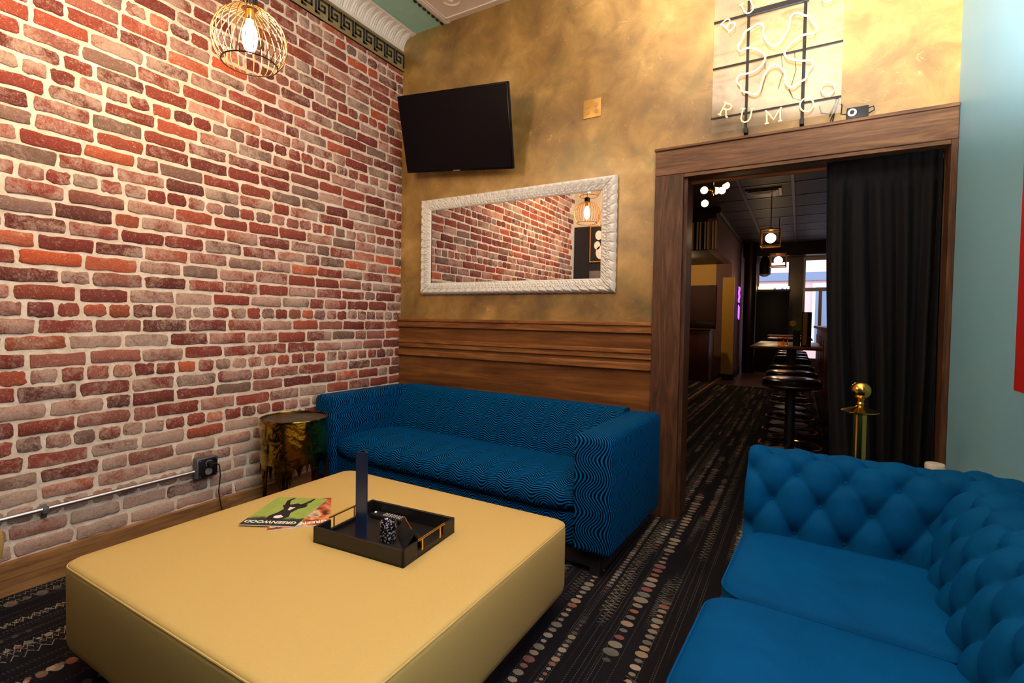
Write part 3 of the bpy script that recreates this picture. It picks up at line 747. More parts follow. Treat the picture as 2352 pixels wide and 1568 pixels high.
# menu column
def mcol():
    r = thing('menu_column', 'tall folded dark blue metallic menu stand standing in the tray', 'menu stand', (1.478, -1.788, TZ+.0062), -.5)
    H = .302; m = MB()
    # three leaves: cross-section Y, folded prism open at the top like a V
    d = .027
    pts = [(-d, .012), (0, -.020), (d, .012), (d-.003, .0145), (0, -.0155), (-d+.003, .0145)]
    m.prism(pts, 0, H, 'z'); m.build('front_leaves', 'menu_blue', r, smooth=False)
    MB().box(-d, d, .013, .0155, 0, H-.0).build('back_leaf', 'menu_blue', r, smooth=False)
mcol()
# candle holder
r = thing('candle_holder', 'small silver speckled glass candle holder in the tray', 'candle holder', (1.590, -1.768, TZ+.0062))
MB().lathe([(.026, 0), (.029, .002), (.030, .066), (.0285, .068), (.027, .066), (.025, .008), (.001, .006)], n=28, cap=True).build('cup', 'mercury', r)
# remote control
r = thing('remote_control', 'black remote control with white buttons lying along the back of the tray', 'remote control', (1.462, -1.634, TZ+.0062), .075)
MB().box(-.078, .078, -.019, .019, 0, .017, .005).build('case', 'black', r)
m = MB()
for i in range(7):
    for j in range(3): m.box(-.018+i*.0125, -.012+i*.0125, -.011+j*.0095, -.007+j*.0095, .017, .0182)
m.build('buttons', 'white', r, smooth=False)
MB().box(-.066, -.060, -.003, .003, .017, .0185).build('power_button', 'white_led', r, smooth=False)
# bill holder
r = thing('bill_holder', 'black bill holder tent with a gold edge beside the candle holder', 'bill holder', (1.652, -1.728, TZ+.0062), -.62)
MB().prism([(-.034, 0), (-.031, 0), (.001, .052), (-.001, .054)], -.075, .075, 'x').prism([(.034, 0), (.031, 0), (-.001, .052), (.001, .054)], -.075, .075, 'x').build('leaves', 'black_satin', r, smooth=False)
MB().tube([(-.078, 0, .0545), (.045, 0, .0545)], .0022, 6).build('gold_edge', 'gold_handle', r)
# magazines
def mag(name, lab, loc, rz, cover, title, z, grp):
    r = thing(name, lab, 'magazine', (loc[0], loc[1], z), rz, grp)
    MB().box(0, .217, 0, .285, 0, .0032).build('pages', 'paper', r, smooth=False)
    MB().box(0, .217, 0, .285, .0032, .0037).build('cover', cover, r, smooth=False)
    return r
# local frame: origin near-left corner, x along near edge, y towards far edge; titles read upside down
a = math.atan2(.099, .193)
mg = mag('magazine', 'green covered goat magazine lying on top on the ottoman', (1.027, -1.968), a, 'cover_green', 0, TZ+.0045, 'magazines on the ottoman')
text_mesh('title', 'GREENWOOD', .0305, 'paper', mg, (.106, .040, .0038), (0, 0, PI), bold=.0008)
def blob(mb, pts, z0, z1): mb.rings([[(x, y, z0) for x, y in pts], [(x, y, z1) for x, y in pts]])
m = MB(); blob(m, [(.075, .058), (.105, .050), (.135, .060), (.150, .085), (.138, .120), (.148, .165), (.172, .185), (.165, .215), (.140, .208), (.120, .222), (.098, .205), (.075, .215), (.070, .190), (.092, .160), (.085, .120), (.068, .085)], .0037, .0041); m.build('goat_head', 'black', mg, smooth=False)
m = MB(); m.tube([(.085, .200, .004), (.068, .245, .004), (.078, .280, .004)], [.010, .008, .004], 6); m.tube([(.140, .200, .004), (.160, .240, .004), (.165, .278, .004)], [.010, .008, .004], 6)
for v in m.bm.verts: v.co.z = .0037+(v.co.z-.004)*.05+.0003
m.build('goat_horns', 'iron', mg)
m = MB(); blob(m, [(.095, .068), (.118, .064), (.130, .080), (.112, .098), (.092, .088)], .0041, .0043); m.build('goat_muzzle', 'paper', mg, smooth=False); m = MB(); blob(m, [(.112, .150), (.122, .146), (.130, .178), (.118, .176), (.106, .180)], .0041, .0043); m.build('goat_blaze', 'paper', mg, smooth=False)
a2 = math.atan2(.146, -.166)+PI  # direction of short edge
d2 = Vector((.143, .163)).normalized(); a2 = math.atan2(d2.y, d2.x)
mg2 = mag('magazine', 'orange covered magazine lying beneath the green goat magazine', (1.155, -1.940), a2, 'cover_orange', 0, TZ+.0004, 'magazines on the ottoman')
text_mesh('title', 'GREENWOOD', .0305, 'paper', mg2, (.106, .040, .0038), (0, 0, PI), bold=.0008)

r = thing('pouf_stool', 'small round gold stool by the brick wall at the left edge of the photo', 'stool', (.195, -2.550, 0))
MB().lathe([(.10, .20), (.136, .225), (.15, .255), (.155, .30), (.15, .345), (.136, .375), (.10, .398), (.001, .405)], n=48).build('cushion', 'ottoman', r, ang=60)
MB().lathe([(.10, .0), (.11, .02), (.11, .21)], n=28).build('base', 'drip', r)
# ================================================================== BLUE WAVE SOFA
def sofa():
    ang = math.atan2(-.085, 2.07)
    r = thing('blue_sofa', 'blue wave patterned velvet sofa standing below the mirror', 'sofa', (.068, -.052, 0), ang)
    L, D = 2.085, .80; H = .655; aw = .187; Z0 = .115
    for s, nm in ((0, 'left'), (L-aw, 'right')):
        m = MB(); m.rrect(s, s+aw, -D, -.02, .022, [(.02, Z0), (.004, Z0+.004), (0, Z0+.02), (0, H-.03), (.006, H-.010), (.02, H), (.06, H+.004)], 5)
        m.build('armrest', 'wave_v', r, ang=70)
    # back
    prof = [(-.02, Z0), (-.02, H-.03), (-.03, H+.004), (-.06, H+.018), (-.12, H+.016), (-.155, H-.004), (-.175, H-.04), (-.22, .54), (-.262, .44), (-.285, .36), (-.285, Z0)]
    MB().prism(prof, aw-.004, L-aw+.004, 'x').build('backrest', 'wave_h', r, ang=50)
    # seat
    x0, x1 = aw+.003, L-aw-.003
    pr = [(-.28, .27), (-.28, .385), (-.36, .402), (-.50, .412), (-.62, .410), (-.72, .396), (-.775, .370), (-.798, .335), (-.800, .30), (-.786, .272), (-.765, .262)]
    n = 60; rings = []
    for i in range(n+1):
        u = i/n; x = x0+(x1-x0)*u; e = min(u, 1-u)*(x1-x0); k = 1-math.exp(-e/.05)*1.0; rr = []
        for y, z in pr:
            zc = .335; rr.append((x, y+(0 if y > -.6 else (1-k)*.03), zc+(z-zc)*(.62+.38*k)))
        rings.append(rr)
    MB().rings(rings).build('seat_cushion', 'wave_h', r, ang=60)
    MB().box(x0, x1, -.765, -.28, Z0, .262, .008).build('front_apron', 'wave_h', r)
    MB().box(.05, L-.05, -D+.05, -.06, .03, Z0+.01).build('underframe', 'black', r, smooth=False)
    for x in (.06, L-.11):
        for y in (-D+.04, -.12): MB().box(x, x+.05, y, y+.05, 0, Z0).build('leg', 'black', r, smooth=False)
sofa()
# ------------------------------------------------------------------ dripping gold side table
def drip(loc, lab):
    r = thing('side_table', lab, 'side table', loc, group=None)
    R_ = .188; H = .575; n = 120; rg = random.Random(5)
    legs = [rg.uniform(-.1, .1)+k*2*PI/7 for k in range(7)]
    drips = [(a_ if a_ else 0) for a_ in [k*2*PI/15+rg.uniform(-.12, .12) for k in range(15)]]
    dl = [rg.uniform(.04, .16) for _ in drips]
    def bottom(a):
        z = .33
        for d_, l_ in zip(drips, dl):
            t = abs((a-d_+PI) % (2*PI)-PI)
            z -= l_*math.exp(-(t/.085)**2)
        for d_ in legs:
            t = abs((a-d_+PI) % (2*PI)-PI); z -= .36*math.exp(-(t/.075)**2)*1.0
        return max(z, .06)
    m = MB(); ou, inn = [], []
    nz = 14
    rings = []
    for j in range(nz+1):
        ring = []
        for k in range(n):
            a = k*2*PI/n; zb = bottom(a); z = H+(zb-H)*j/nz
            rr = R_*(1-.05*((H-z)/H)) + .004*noise.noise(Vector((math.cos(a)*3, math.sin(a)*3, z*8)))
            ring.append((rr*math.cos(a), rr*math.sin(a), z))
        rings.append(ring)
    for j in range(nz, -1, -1):
        rings.append([(p[0]*.965, p[1]*.965, p[2]+.002 if j == nz else p[2]) for p in rings[j]])
    m.rings(rings, cap0=False, cap1=False, loop=True); m.build('drum', 'drip', r, ang=80)
    for d_ in legs:
        rr = R_*.955*.99
        pts = [(rr*math.cos(d_), rr*math.sin(d_), z) for z in (.30, .22, .12, .05, .0)]
        MB().tube(pts, [.020, .012, .009, .009, .012], 8).build('leg', 'drip', r)
    MB().lathe([(R_*.97, H-.012), (R_*.97, H-.006), (.08, H-.008), (.001, H-.008)], n=48).build('tabletop', 'drip_top', r)
    MB().tube([(R_*.985*math.cos(k*PI/30), R_*.985*math.sin(k*PI/30), H+.001) for k in range(60)], .005, 6, closed=True).build('rim', 'drip', r)
    return r
drip((.236, -1.150, 0), 'gold drum side table with dripping edges beside the brick wall')

# ================================================================== CHESTERFIELD
def chesterfield():
    r = thing('chesterfield_sofa', 'button tufted blue velvet chesterfield against the teal wall', 'sofa', (2.68, -.9, 0), math.radians(-3.2), world=True); r.location.x += .028; r.location.z = .006
    P0 = .14; T0 = .21
    def prof_pts():
        # (d, z): d = distance from the outer plane inwards; starts on the seat, goes over the roll and down the outside
        return [(.290, .36), (.282, .43), (.268, .50), (.250, .57), (.228, .63), (.200, .680), (.165, .712), (.120, .728), (.075, .723), (.035, .700), (.010, .660), (.002, .60), (0, .40), (0, .12)]
    PP = prof_pts(); cum = [0]
    for a, b_ in zip(PP, PP[1:]): cum.append(cum[-1]+math.hypot(a[0]-b_[0], a[1]-b_[1]))
    tb = None
    for i, (a, b_) in enumerate(zip(PP, PP[1:])):
        if a[1] <= .672 <= b_[1]: tb = cum[i]+(cum[i+1]-cum[i])*(.672-a[1])/(b_[1]-a[1]); break
    def at(s):
        for i in range(len(cum)-1):
            if s <= cum[i+1]+1e-9:
                t = (s-cum[i])/(cum[i+1]-cum[i]); a, b_ = PP[i], PP[i+1]
                d = a[0]+(b_[0]-a[0])*t; z = a[1]+(b_[1]-a[1])*t; break
        else: d, z = PP[-1]
        return d, z
    def nrm(s):
        a, b_ = at(max(0, s-.03)), at(min(cum[-1], s+.03)); tx, tz = b_[0]-a[0], b_[1]-a[1]; l = math.hypot(tx, tz)
        return tz/l, -tx/l   # pointing inward-to-room / up
    crest = None
    def hgt(sl, tl):
        # tl: arc measured from the top button row, positive down to the seat
        a = sl/P0+tl/T0; b_ = sl/P0-tl/T0
        if tl < -.16:
            f = math.exp(-((-tl-.16)/.10)**2) if tl < -.16 else 1
            q = abs(math.sin(PI*(sl/P0+.5))); return .020*((q**.5)-1)*f-.0*(1-f)
        h = (abs(math.sin(PI*a))*abs(math.sin(PI*b_)))
        # distance to nearest button
        ia, ib = round(a), round(b_); ds = (a-ia+b_-ib)*P0/2; dt = (a-ia-b_+ib)*T0/2; d = math.hypot(ds, dt)
        v = .46*(h**.36)+.54*(1-math.exp(-(d/.025)**1.3))
        return .048*(v-1)
    def panel(name, origin, along, inward, length, s0, steps):
        o = Vector(origin); al = Vector(along); inw = Vector(inward); rings = []
        nv = 90; S_ = cum[-1]
        samples = [S_*j/nv for j in range(nv+1)]
        for i in range(steps+1):
            u = length*i/steps; ring = []
            e = min(u, length-u); pinch = 1-math.exp(-(e/.018)**1.0)
            for s in samples:
                d, z = at(s); n_ = nrm(s); tl = tb-s
                if s > tb+.40: hh = 0
                else: hh = hgt(u-s0, tl)
                hh -= .014*(1-pinch)
                d2_, z2_ = d+n_[0]*hh, z+n_[1]*hh
                # closed bottom between inner and outer
                p = o+al*u+inw*d2_; p.z = z2_; ring.append(p)
            p = o+al*u+inw*0.0; p.z = .10; ring.append(p)
            p = o+al*u+inw*.285; p.z = .10; ring.append(p)
            rings.append(ring)
        ob = MB().rings(rings).build(name, 'velvet', r, ang=75)
        # buttons
        k0 = int(-s0/P0*2)-1
        for q in range(-40, 60):
            for row in range(-1, 3):
                if (q+row) % 2: continue
                u = s0+q*P0/2; tl = row*T0/2
                if u < .03 or u > length-.04: continue
                s = tb-tl
                if s < .03: continue
                d, z = at(s); n_ = nrm(s); hh = -.043
                c = o+al*u+inw*(d+n_[0]*hh); c.z = z+n_[1]*hh
                nv3 = inw*n_[0]+Vector((0, 0, n_[1]))
                BT.append((c, nv3))
    BT = []
    XO = 3.408; YO = -.895
    panel('armrest', (2.655, YO, 0), (1, 0, 0), (0, -1, 0), .745, 2.812-2.655, 150)
    panel('backrest', (XO, YO-.03, 0), (0, -1, 0), (-1, 0, 0), 1.93, .30, 330)
    panel('armrest', (2.655, -2.86, 0), (1, 0, 0), (0, 1, 0), .745, 2.812-2.655, 110)
    # buttons: one mesh, copied
    b0 = None
    for c, nv3 in BT:
        if b0 is None:
            m = MB().lathe([(.001, -.004), (.009, -.004), (.010, .0), (.007, .004), (.001, .0055)], n=12)
            b0 = m.build('button', 'velvet', None); b0.parent = r; bo = b0
        else:
            bo = b0.copy(); C.objects.link(bo); bo.parent = r
        bo.location = c-OFF[r]; bo.rotation_euler = nv3.to_track_quat('Z', 'Y').to_euler()
    # seat cushions
    ys = [(-1.180, -1.660), (-1.668, -2.130), (-2.138, -2.585)]
    for k, (ya, yb) in enumerate(ys):
        xa = 2.668 if k == 0 else 2.652
        m = MB(); lv = [(.030, .335), (.008, .340), (0, .355), (0, .455), (.006, .468), (.018, .476), (.05, .484), (.10, .490), (.16, .494), (.22, .496)]
        m.rrect(xa, 3.200, yb, ya, .075, lv, 9); co = m.build('seat_cushion', 'velvet', r, ang=60)
        ring = []; rc = .075; X0, X1, Y0, Y1 = xa+.002, 3.198, yb+.002, ya-.002
        for cx, cy, a0 in ((X1-rc, Y1-rc, 0), (X0+rc, Y1-rc, 90), (X0+rc, Y0+rc, 180), (X1-rc, Y0+rc, 270)):
            for q in range(9): a = math.radians(a0+90*q/8); ring.append((cx+rc*math.cos(a), cy+rc*math.sin(a), .462))
        MB().tube(ring, .004, 6, closed=True).build('piping', 'velvet', co)
    MB().box(2.675, 3.25, -2.60, -1.15, .12, .340, .01).build('seat_base', 'velvet', r)
    for x in (2.72, 3.36):
        for y in (-.95, -2.80): MB().lathe([(.018, 0), (.024, .02), (.03, .09), (.03, .12)], x, y, 14).build('leg', 'black', r)
chesterfield()

# ------------------------------------------------------------------ stanchion, little table behind the sofa
r = thing('stanchion', 'polished brass stanchion post with a ball top behind the chesterfield', 'stanchion', (3.055, -.50, 0))
MB().lathe([(.150, 0), (.150, .012), (.135, .022), (.05, .032), (.026, .05)], n=40).build('base', 'brass', r)
MB().lathe([(.025, .04), (.025, .800), (.02, .802)], n=24).build('post', 'brass', r)
MB().lathe([(.02, .800), (.052, .806), (.068, .812), (.068, .816), (.045, .824), (.02, .832), (.012, .838), (.014, .846), (.010, .854), (.016, .868)], n=32).build('collar', 'brass', r)
MB().lathe([(.012, .862)]+[(.038*math.sin(a), .902-.038*math.cos(a)) for a in [.35+.27*k for k in range(10)]]+[(.001, .940)], n=28).build('ball', 'brass', r)
r = thing('side_table', 'small pale topped side table behind the chesterfield next to the curtain', 'side table', (3.376, -.13, 0))
MB().lathe([(.034, .524), (.037, .527), (.037, .548), (.034, .552), (.001, .552)], n=28).build('tabletop', 'stone_top', r)
MB().lathe([(.008, .01), (.008, .527)], n=12).build('post', 'iron', r)
MB().lathe([(.05, 0), (.05, .008), (.01, .016)], n=24).build('base', 'iron', r)

# ------------------------------------------------------------------ curtain and rod
r = thing('curtain_rod', 'bronze coloured curtain rod across the top of the doorway', 'curtain rod', (2.8, .105, 2.022), world=True)
MB().tube([(X2+.022, .105, 2.020), (3.406, .105, 2.006)], .0125, 14).build('rod', 'rail', r)
for x in (X2+.03, 3.398): MB().lathe([(.022, 0), (.022, .010), (.014, .012)], n=16).build('bracket', 'brass', r).matrix_local = Matrix.Translation((x-2.8, 0, .0-(0 if x < 3 else .014))) @ Matrix.Rotation(PI/2, 4, 'Y')
def curtain():
    x0, x1 = 2.925, 3.402; zt = 2.035; rg = random.Random(2)
    ph = [rg.uniform(0, 6) for _ in range(6)]
    def fn(u, v):
        z = zt*(1-v)+.012*v
        if v < .07: amp = .004
        else: amp = .012+.022*min(1, (v-.07)*2)
        s = u*9.0+.35*math.sin(v*3+u*5)
        d = amp*(math.sin(s*2*PI*.62+ph[0])+.45*math.sin(s*2*PI*1.13+ph[1]))
        if v < .045: d += .014*math.sin(v/.045*PI)+.004*math.sin(u*60)
        x = x0+(x1-x0)*u
        lean = (.10*max(0, v-.0)*(1-u))*(.35+.65*v)
        x += lean*.9
        return (x, .105-.024-abs(amp)*.3+d*.9-.006, z)
    m = MB(); m.grid(fn, 260, 90)
    o = m.build('curtain', 'black_cloth', ang=80)
    sm = o.modifiers.new('cloth', 'SOLIDIFY'); sm.thickness = .003
    tag(o, 'black blackout curtain hanging on the right of the doorway', 'curtain')
curtain()

# ================================================================== BAR ROOM BEYOND
BZ = 3.05
struct(MB().box(-2, 6.2, .15, 11.6, BZ, BZ+.1).build('ceiling_bar', 'bar_ceiling', smooth=False))
cb = MB()
for i in range(14): cb.box(1.62, 5.0, .5+i*.8, .52+i*.8, BZ-.006, BZ)
for x in (2.05, 2.68, 3.3): cb.box(x, x+.035, .2, 11, BZ-.02, BZ)
struct(cb.build('trim_14', 'dark_bronze', smooth=False))
struct(MB().box(-2.1, -2.0, .15, 11.6, 0, BZ).box(-2.0, -.25, .05, .15, 0, BZ).build('wall_bar_left', 'dark_red', smooth=False))
struct(MB().box(6.2, 6.3, .15, 11.6, 0, BZ).box(3.6, 6.2, .05, .15, 0, BZ).build('wall_bar_right', 'dark_red', smooth=False))
# mauve side wall above and beside the bay, box soffit
struct(MB().box(1.45, 1.60, 5.79, 8.0, 2.385, BZ).box(1.30, 1.60, 8.0, 10.6, 0, BZ).build('wall_bar_side', 'mauve_wall', smooth=False))
struct(MB().box(-2, 1.45, 5.79, 8.0, 2.385, BZ).build('ceiling_soffit', 'black', smooth=False))
sp = MB()
for i in range(9):
    for k in (0, .045): sp.box(.60+i*.122+k-.5+.45, .60+i*.122+k-.5+.472, 5.775, 5.789, 2.40, 2.86)
struct(sp.build('trim_15', 'beige_trim', smooth=False))
struct(MB().box(0, 1.60, 5.70, 5.79, 2.90, BZ, .01).box(1.60, 1.66, 5.70, 10.3, 2.97, BZ, .01).build('trim_16', 'dark_bronze', smooth=False))
struct(MB().box(-2, 1.30, 8.0, 8.12, 0, BZ).build('wall_bay_back', 'yellow_wall', smooth=False))
struct(MB().box(1.44, 1.66, 7.94, 8.0, .10, 2.10).build('trim_17', 'yellow_wall', smooth=False))
struct(MB().box(1.40, 1.68, 7.93, 8.0, 0, .12).box(1.595, 1.64, 8.0, 9.6, 0, .12).build('baseboard_bar', 'black', smooth=False))
# raised platform of the bay with its wooden nosing
struct(MB().box(-.2, 1.44, 3.2, 7.93, 0.001, .05).build('floor_platform', 'carpet', smooth=False))
struct(MB().box(1.44, 1.475, 3.2, 7.9, 0.001, .062, .006).build('trim_18', 'base', smooth=False))
# dark blackboard on the bay wall
tag(MB().box(.60, 1.315, 7.96, 8.0, 1.20, 1.95, .004).build('wall_board', 'dark_red'), 'dark framed board on the yellow wall of the bar', 'board')
tag(MB().box(.60, 1.31, 7.955, 8.0, 1.05, 1.19, .004).build('wall_shelf', 'dark_bronze'), 'low dark ledge on the yellow wall below the board', 'ledge')
r = thing('host_cabinet', 'tall mahogany cabinet in front of the yellow wall', 'cabinet', (1.2, 7.2, .05), world=True)
MB().box(.45, 1.36, 6.9, 7.55, .05, 1.02, .006).build('body', 'mahogany', r)
MB().box(.43, 1.38, 6.88, 7.57, 1.02, 1.05, .005).build('top', 'mahogany', r)
MB().box(.55, .9, 6.893, 6.9, .15, .80).build('open_front_shade', 'black', r, smooth=False)  # flat black sheet stands in for the shade inside an open front
MB().box(.48, .93, 6.86, 6.9, .83, .85).build('ledge', 'rail', r, smooth=False)
# round dark column
struct(MB().lathe([(.14, 0), (.14, BZ)], 1.80, 9.85, 28).build('column_bar', 'dark_bronze')).name = 'trim_19'
# purple neon on the mauve wall
r = thing('neon_sign', 'small purple neon sign of two scrolling shapes on the mauve wall of the bar', 'sign', (1.6, 9.3, 1.3), world=True)
m = MB(); nm = 0
for oy in (0, .16):
    pts = []
    for i in range(26):
        t = i/25; pts.append((1.63, 9.12+oy+.06*math.sin(t*PI*4), 1.98-.34*t))
    m = MB().tube(pts, .011, 6); m.build('tube', 'neon_purple', r)
m = MB().tube([(1.63, 9.12, 1.58), (1.63, 9.13, 1.28)], .011, 6).tube([(1.63, 9.30, 1.55), (1.63, 9.27, 1.25)], .011, 6).tube([(1.63, 9.12, 1.42), (1.63, 9.29, 1.42)], .009, 6); m.build('tube', 'neon_purple', r)
MB().box(1.601, 1.612, 9.1, 9.32, 1.3, 1.96).build('backing', 'black', r, smooth=False)
# far front: beam, dark screen with shelf, posts, windows, street
YF = 10.8
struct(MB().box(1.6, 6.2, YF-.5, YF+.6, 2.78, BZ).build('beam_bar', 'dark_bronze', smooth=False)).name = 'trim_20'
fw = MB()
fw.box(1.6, 1.86, YF, YF+.12, 0, 2.78); fw.box(1.86, 2.62, YF, YF+.12, 0, .35); fw.box(2.62, 2.86, YF-.02, YF+.14, 0, 2.78)
fw.box(2.86, 6.2, YF, YF+.12, 0, .35); fw.box(3.62, 6.2, YF, YF+.12, .35, 2.78)
struct(fw.build('wall_front', 'stone_grey', smooth=False))
fr = MB()
fr.box(1.86, 1.92, YF, YF+.08, .35, 2.78); fr.box(2.56, 2.62, YF, YF+.08, .35, 2.78); fr.box(1.92, 2.56, YF, YF+.08, 2.68, 2.78)
w1 = struct(fr.build('window_1', 'stone_grey', smooth=False))
MB().box(1.92, 2.56, YF+.03, YF+.036, .35, 2.68).build('pane', 'glass', w1, smooth=False)
fr = MB()
fr.box(2.86, 2.92, YF, YF+.08, .35, 2.78); fr.box(3.56, 3.62, YF, YF+.08, .35, 2.78); fr.box(2.92, 3.56, YF, YF+.08, 2.70, 2.78); fr.box(2.92, 3.56, YF-.05, YF+.10, 1.96, 2.04); fr.box(3.20, 3.27, YF, YF+.06, .35, 1.96)
w2 = struct(fr.build('window_2', 'white', smooth=False))
MB().box(2.92, 3.56, YF+.03, YF+.036, .35, 2.70).build('pane', 'glass', w2, smooth=False)
# dark screen with a shelf of candles
r = thing('black_screen', 'black folding screen with a shelf of lit candles by the bar window', 'screen', (2.25, YF-.4, 0), world=True)
MB().box(1.90, 2.60, YF-.42, YF-.38, 0, 1.93, .004).build('panel', 'black', r)
MB().box(1.87, 2.63, YF-.50, YF-.34, 1.93, 1.99, .006).build('shelf', 'stone_grey', r)
rg = random.Random(9); cds = []
cand0 = None
xs = [1.96, 1.99, 2.03, 2.06, 2.10, 2.13, 2.17, 2.20, 2.24, 2.34, 2.40, 2.50, 2.57]
for i, x in enumerate(xs):
    y = YF-.42+rg.uniform(-.03, .04); h = rg.uniform(.05, .13)
    o = MB().lathe([(.018, 0), (.022, .004), (.024, .05), (.022, .052), (.001, .052)], n=12)
    if cand0 is None:
        cand0 = o.build('candle', 'candle_glow'); c = cand0
    else:
        o.bm.free(); c = cand0.copy(); C.objects.link(c)
    c.location = (x, y, 1.9902); c.scale = (1, 1, h/.06)
    tag(c, 'small glowing candle on the shelf over the black screen', 'candle', 'candles on the bar window shelf')
# hanging plant-like black lantern by the window
tag(MB().lathe([(.05, 2.3), (.13, 2.35), (.14, 2.6), (.06, 2.78)], 2.06, YF-.42, 18).tube([(2.06, YF-.42, 2.77), (2.06, YF-.42, BZ-.27)], .01, 6).build('hanging_lantern', 'black'), 'black hanging lantern in front of the first bar window', 'lamp')
# street and the facade across
st = struct(MB().box(-8, 14, 11.6, 24, -.30, -.12).build('ground', 'street', smooth=False))
fc = thing('building', 'pink and blue painted building facade across the street', 'building', (4, 18, 0), world=True)
MB().box(-6, 14, 18, 18.4, -.12, 9).build('wall', 'pink_facade', fc, smooth=False)
MB().box(-6, 14, 17.85, 18, 2.75, 3.05).build('sign_band', 'blue_facade', fc, smooth=False)
for i in range(9):
    f = MB().box(-4+i*1.8, -2.8+i*1.8, 17.92, 18, .4, 2.65).build('window', 'white_facade', fc, smooth=False)
    MB().box(-3.9+i*1.8, -2.9+i*1.8, 17.9, 17.93, .5, 2.5).build('pane', 'blue_facade', f, smooth=False)
# ------------------------------------------------------------------ bar counter
r = thing('bar_counter', 'long bar counter with a reddish wood front behind the curtain', 'counter', (3.5, 4.5, 0), world=True)
MB().box(3.13, 3.75, 1.15, 8.6, 0, 1.10, .006).build('body', 'mahogany', r)
MB().box(3.07, 3.80, 1.10, 8.65, 1.10, 1.142, .006).build('counter_top', 'tabletop', r)
for i in range(8): MB().box(3.118, 3.13, 1.25+i*.92, 2.05+i*.92, .15, .98, .006).build('panel', 'mahogany', r)
r0 = None
for i, (x, y) in enumerate(((3.14, 2.30), (3.22, 2.42), (3.33, 2.52))):
    if r0 is None: c = r0 = MB().lathe([(.028, 0), (.042, .006), (.05, .04), (.050, .068), (.046, .068), (.044, .02), (.001, .012)], n=20).build('brass_cup', 'brass')
    else: c = r0.copy(); C.objects.link(c)
    c.location = (x, y, 1.1425)
    tag(c, 'small brass cup standing on the end of the bar counter', 'cup', 'brass cups on the bar')
# ------------------------------------------------------------------ high table with pieces on it
r = thing('high_table', 'long high table with a warm brown top between the bar stools', 'table', (2.76, 3.28, 0), world=True)
MB().box(2.39, 3.03, 2.50, 4.06, .922, .950, .012).build('tabletop', 'tabletop', r)
for y in (2.60, 3.82):
    MB().box(2.72, 2.80, y-.04, y+.04, .02, .922, .004).build('leg', 'black', r)
    MB().box(2.60, 2.92, y-.06, y+.06, 0, .02, .004).build('foot', 'black', r)
tag(MB().box(2.40, 3.0, 5.4, 6.2, .93, .955, .01).box(2.66, 2.74, 5.76, 5.84, .02, .93).box(2.5, 2.9, 5.7, 5.9, 0, .02).build('high_table', 'tabletop'), 'farther high table in the bar beyond the long one', 'table')
tag(MB().box(2.30, 2.90, 7.4, 8.2, .93, .955, .01).box(2.56, 2.64, 7.76, 7.84, .02, .93).box(2.4, 2.8, 7.7, 7.9, 0, .02).build('high_table', 'tabletop'), 'farthest high table in the bar near the front window', 'table')
r = thing('menu_stand', 'tall folded menu stand with a tan panel on the high table', 'menu stand', (2.885, 2.72, .9503), .25)
MB().prism([(-.045, 0), (.045, 0), (0, -.07)], 0, .345, 'z').build('body', 'menu_black', r, smooth=False)
MB().box(-.034, .034, .0, .003, .02, .33, .001).build('back_card', 'menu_tan', r, smooth=False)
m = MB(); m.prism([(-.033, -.0105), (-.007, -.0575), (-.010, -.062), (-.037, -.0145)], .015, .335, 'z'); m.build('tan_card', 'menu_tan', r, smooth=False)
r = thing('menu_stand', 'smaller green and black menu card with a yellow tab on the high table', 'menu stand', (2.800, 2.78, .9503), 0)
MB().box(-.03, .035, -.004, .004, 0, .30, .001).build('card', 'menu_black', r, smooth=False)
MB().box(-.029, .034, -.0055, -.004, .16, .295).build('green_panel', 'menu_green', r, smooth=False)
MB().lathe([(.001, -.0015), (.03, -.0015), (.03, .0015), (.001, .0015)], n=20).build('yellow_tab', 'menu_yellow', r).matrix_local = Matrix.Translation((-.035, -.007, .23)) @ Matrix.Rotation(PI/2, 4, 'X')
r0 = None
for i, (x, y, h) in enumerate(((2.665, 2.62, 1), (2.70, 2.74, 1.15))):
    if r0 is None: c = r0 = MB().lathe([(.022, 0), (.026, .001), (.030, .085), (.028, .085), (.024, .006), (.001, .005)], n=20).build('tumbler', 'amber')
    else: c = r0.copy(); C.objects.link(c)
    c.location = (x, y, .9503); c.scale = (1, 1, h)
    tag(c, ('short glass tumbler at the near end of the high table', 'taller glass tumbler just behind the short one on the high table')[i], 'glass')
# ------------------------------------------------------------------ bar stools
def stool():
    r = thing('bar_stool', '', 'stool', (0, 0, 0), group='black round bar stools')
    MB().lathe([(.165, .735), (.178, .742), (.182, .765), (.178, .790), (.160, .800), (.10, .806), (.001, .808)], n=32).build('seat', 'black_gloss', r)
    MB().lathe([(.183, .744), (.186, .748), (.186, .756), (.183, .760)], n=32, cap=False).build('seat_band', 'dark_bronze', r)
    MB().lathe([(.03, .03), (.028, .735)], n=16).build('post', 'black_satin', r)
    MB().tube([(.19*math.cos(k*PI/16), .19*math.sin(k*PI/16), .33) for k in range(32)], .010, 8, closed=True).build('footring', 'brass', r)
    m = MB()
    for k in range(3): a = k*2*PI/3+.4; m.tube([(.02*math.cos(a), .02*math.sin(a), .34), (.188*math.cos(a), .188*math.sin(a), .33)], .007, 6)
    m.build('spokes', 'black_satin', r)
    MB().lathe([(.20, 0), (.20, .012), (.16, .025), (.03, .04)], n=32).build('base', 'black_satin', r)
    return r
s0 = stool()
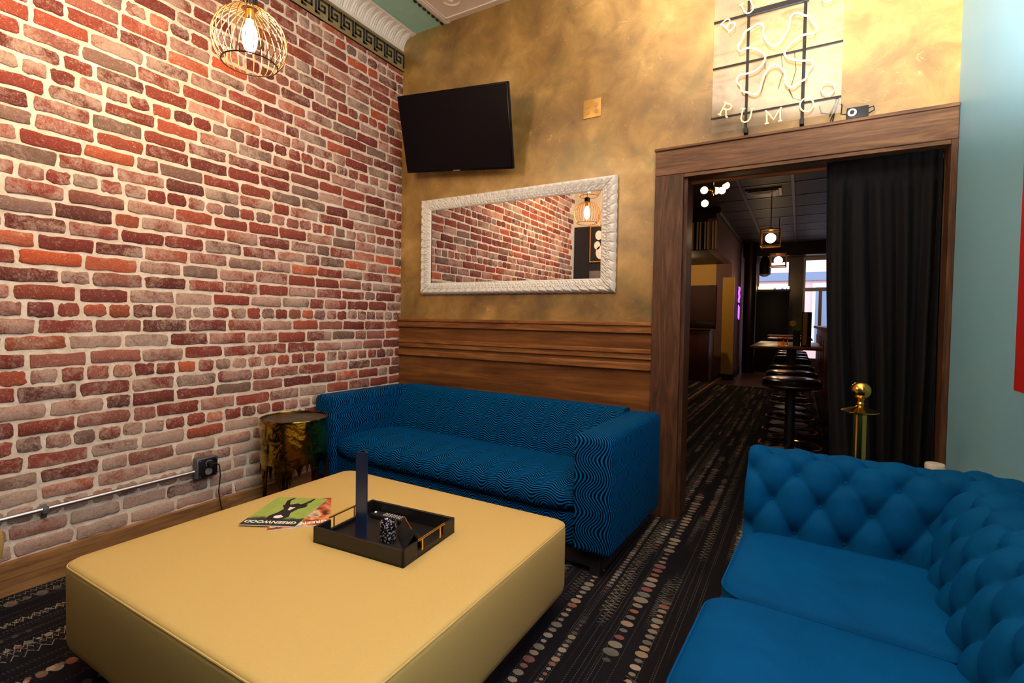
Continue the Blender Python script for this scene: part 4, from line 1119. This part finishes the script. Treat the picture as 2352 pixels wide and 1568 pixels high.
for i, (x, y) in enumerate(((2.785, .90), (2.778, 1.46), (2.770, 2.10), (2.758, 3.10), (2.75, 3.53 if False else 3.56), (2.745, 4.30), (2.74, 4.85))):
    c = s0 if i == 0 else copy_tree(s0)
    c.location = (x, y, 0)
    c['label'] = ['nearest black round bar stool with a brass footring, just past the doorway', 'black round bar stool directly behind the nearest one', 'third black bar stool, just before the high table', 'black bar stool tucked under the near half of the high table', 'black bar stool tucked under the middle of the high table', 'black bar stool just past the far end of the high table', 'farthest black bar stool in the row'][i]
# ------------------------------------------------------------------ bar lights
r = thing('chandelier', 'brass branching chandelier with round white bulbs near the bar ceiling', 'chandelier', (2.05, 2.5, 2.56), world=True)
def refpt(px, y): return None
BP = [(1.950, 2.30, 2.515), (1.935, 2.45, 2.415), (2.030, 2.55, 2.560), (2.105, 2.70, 2.640), (2.085, 2.55, 2.555), (2.20, 2.62, 2.700)]
hub = (2.00, 2.52, 2.56)
arm = MB().tube([(2.00, 2.52, 2.50), (2.00, 2.52, BZ-.01)], .009, 8).lathe([(.02, 2.52), (.03, 2.54), (.03, 2.58), (.02, 2.60)], 2.00, 2.52, 12).lathe([(.06, BZ-.03), (.06, BZ)], 2.00, 2.52, 16)
for p in BP: arm.tube([hub, p], .006, 6)
arm.build('arms', 'brass', r)
for x, y, z in BP: MB().lathe([(.001, z-.036)]+[(.036*math.sin(a), z-.036*math.cos(a)) for a in [.3+.28*k for k in range(10)]]+[(.001, z+.036)], x, y, 16).build('bulb', 'bar_bulb', r)
def lantern(x, y, z, lab):
    r = thing('cage_lantern', lab, 'lamp', (x, y, z), group='square brass lanterns in the bar'); s_ = .12
    m = MB()
    for a in (-s_, s_):
        for b_ in (-s_, s_):
            m.box(a-.009, a+.009, b_-.009, b_+.009, -.11, .11); m.box(-s_, s_, a-.009, a+.009, b_*.92-.009, b_*.92+.009); m.box(a-.009, a+.009, -s_, s_, b_*.92-.009, b_*.92+.009)
    m.build('frame', 'gold_cage', r, smooth=False)
    MB().lathe([(.03, .11), (.05, .12), (.02, .15)], n=12).build('cap', 'brass', r)
    MB().lathe([(.001, -.072)]+[(.07*math.sin(a), -.07*math.cos(a)) for a in [.3+.28*k for k in range(10)]]+[(.001, .072)], n=18).build('bulb', 'bar_bulb', r)
    MB().tube([(0, 0, .14), (0, 0, BZ-z)], .006, 6).build('stem', 'dark_bronze', r)
lantern(2.43, 5.0, 2.40, 'nearer square brass lantern with a round bulb hanging in the bar')
lantern(2.465, 7.0, 2.30, 'farther square brass lantern hanging before the bar window')
r = thing('ceiling_vent', 'square metal air vent in the dark bar ceiling', 'vent', (2.3, 4.9, BZ), world=True)
MB().box(2.10, 2.56, 4.70, 5.15, BZ-.018, BZ, .004).build('frame', 'dark_bronze', r, smooth=False)
for i in range(4): MB().box(2.14+i*.035, 2.52-i*.035, 4.74+i*.035, 5.11-i*.035, BZ-.03-i*.004, BZ-.022-i*.004).build('louvre', 'iron', r, smooth=False)
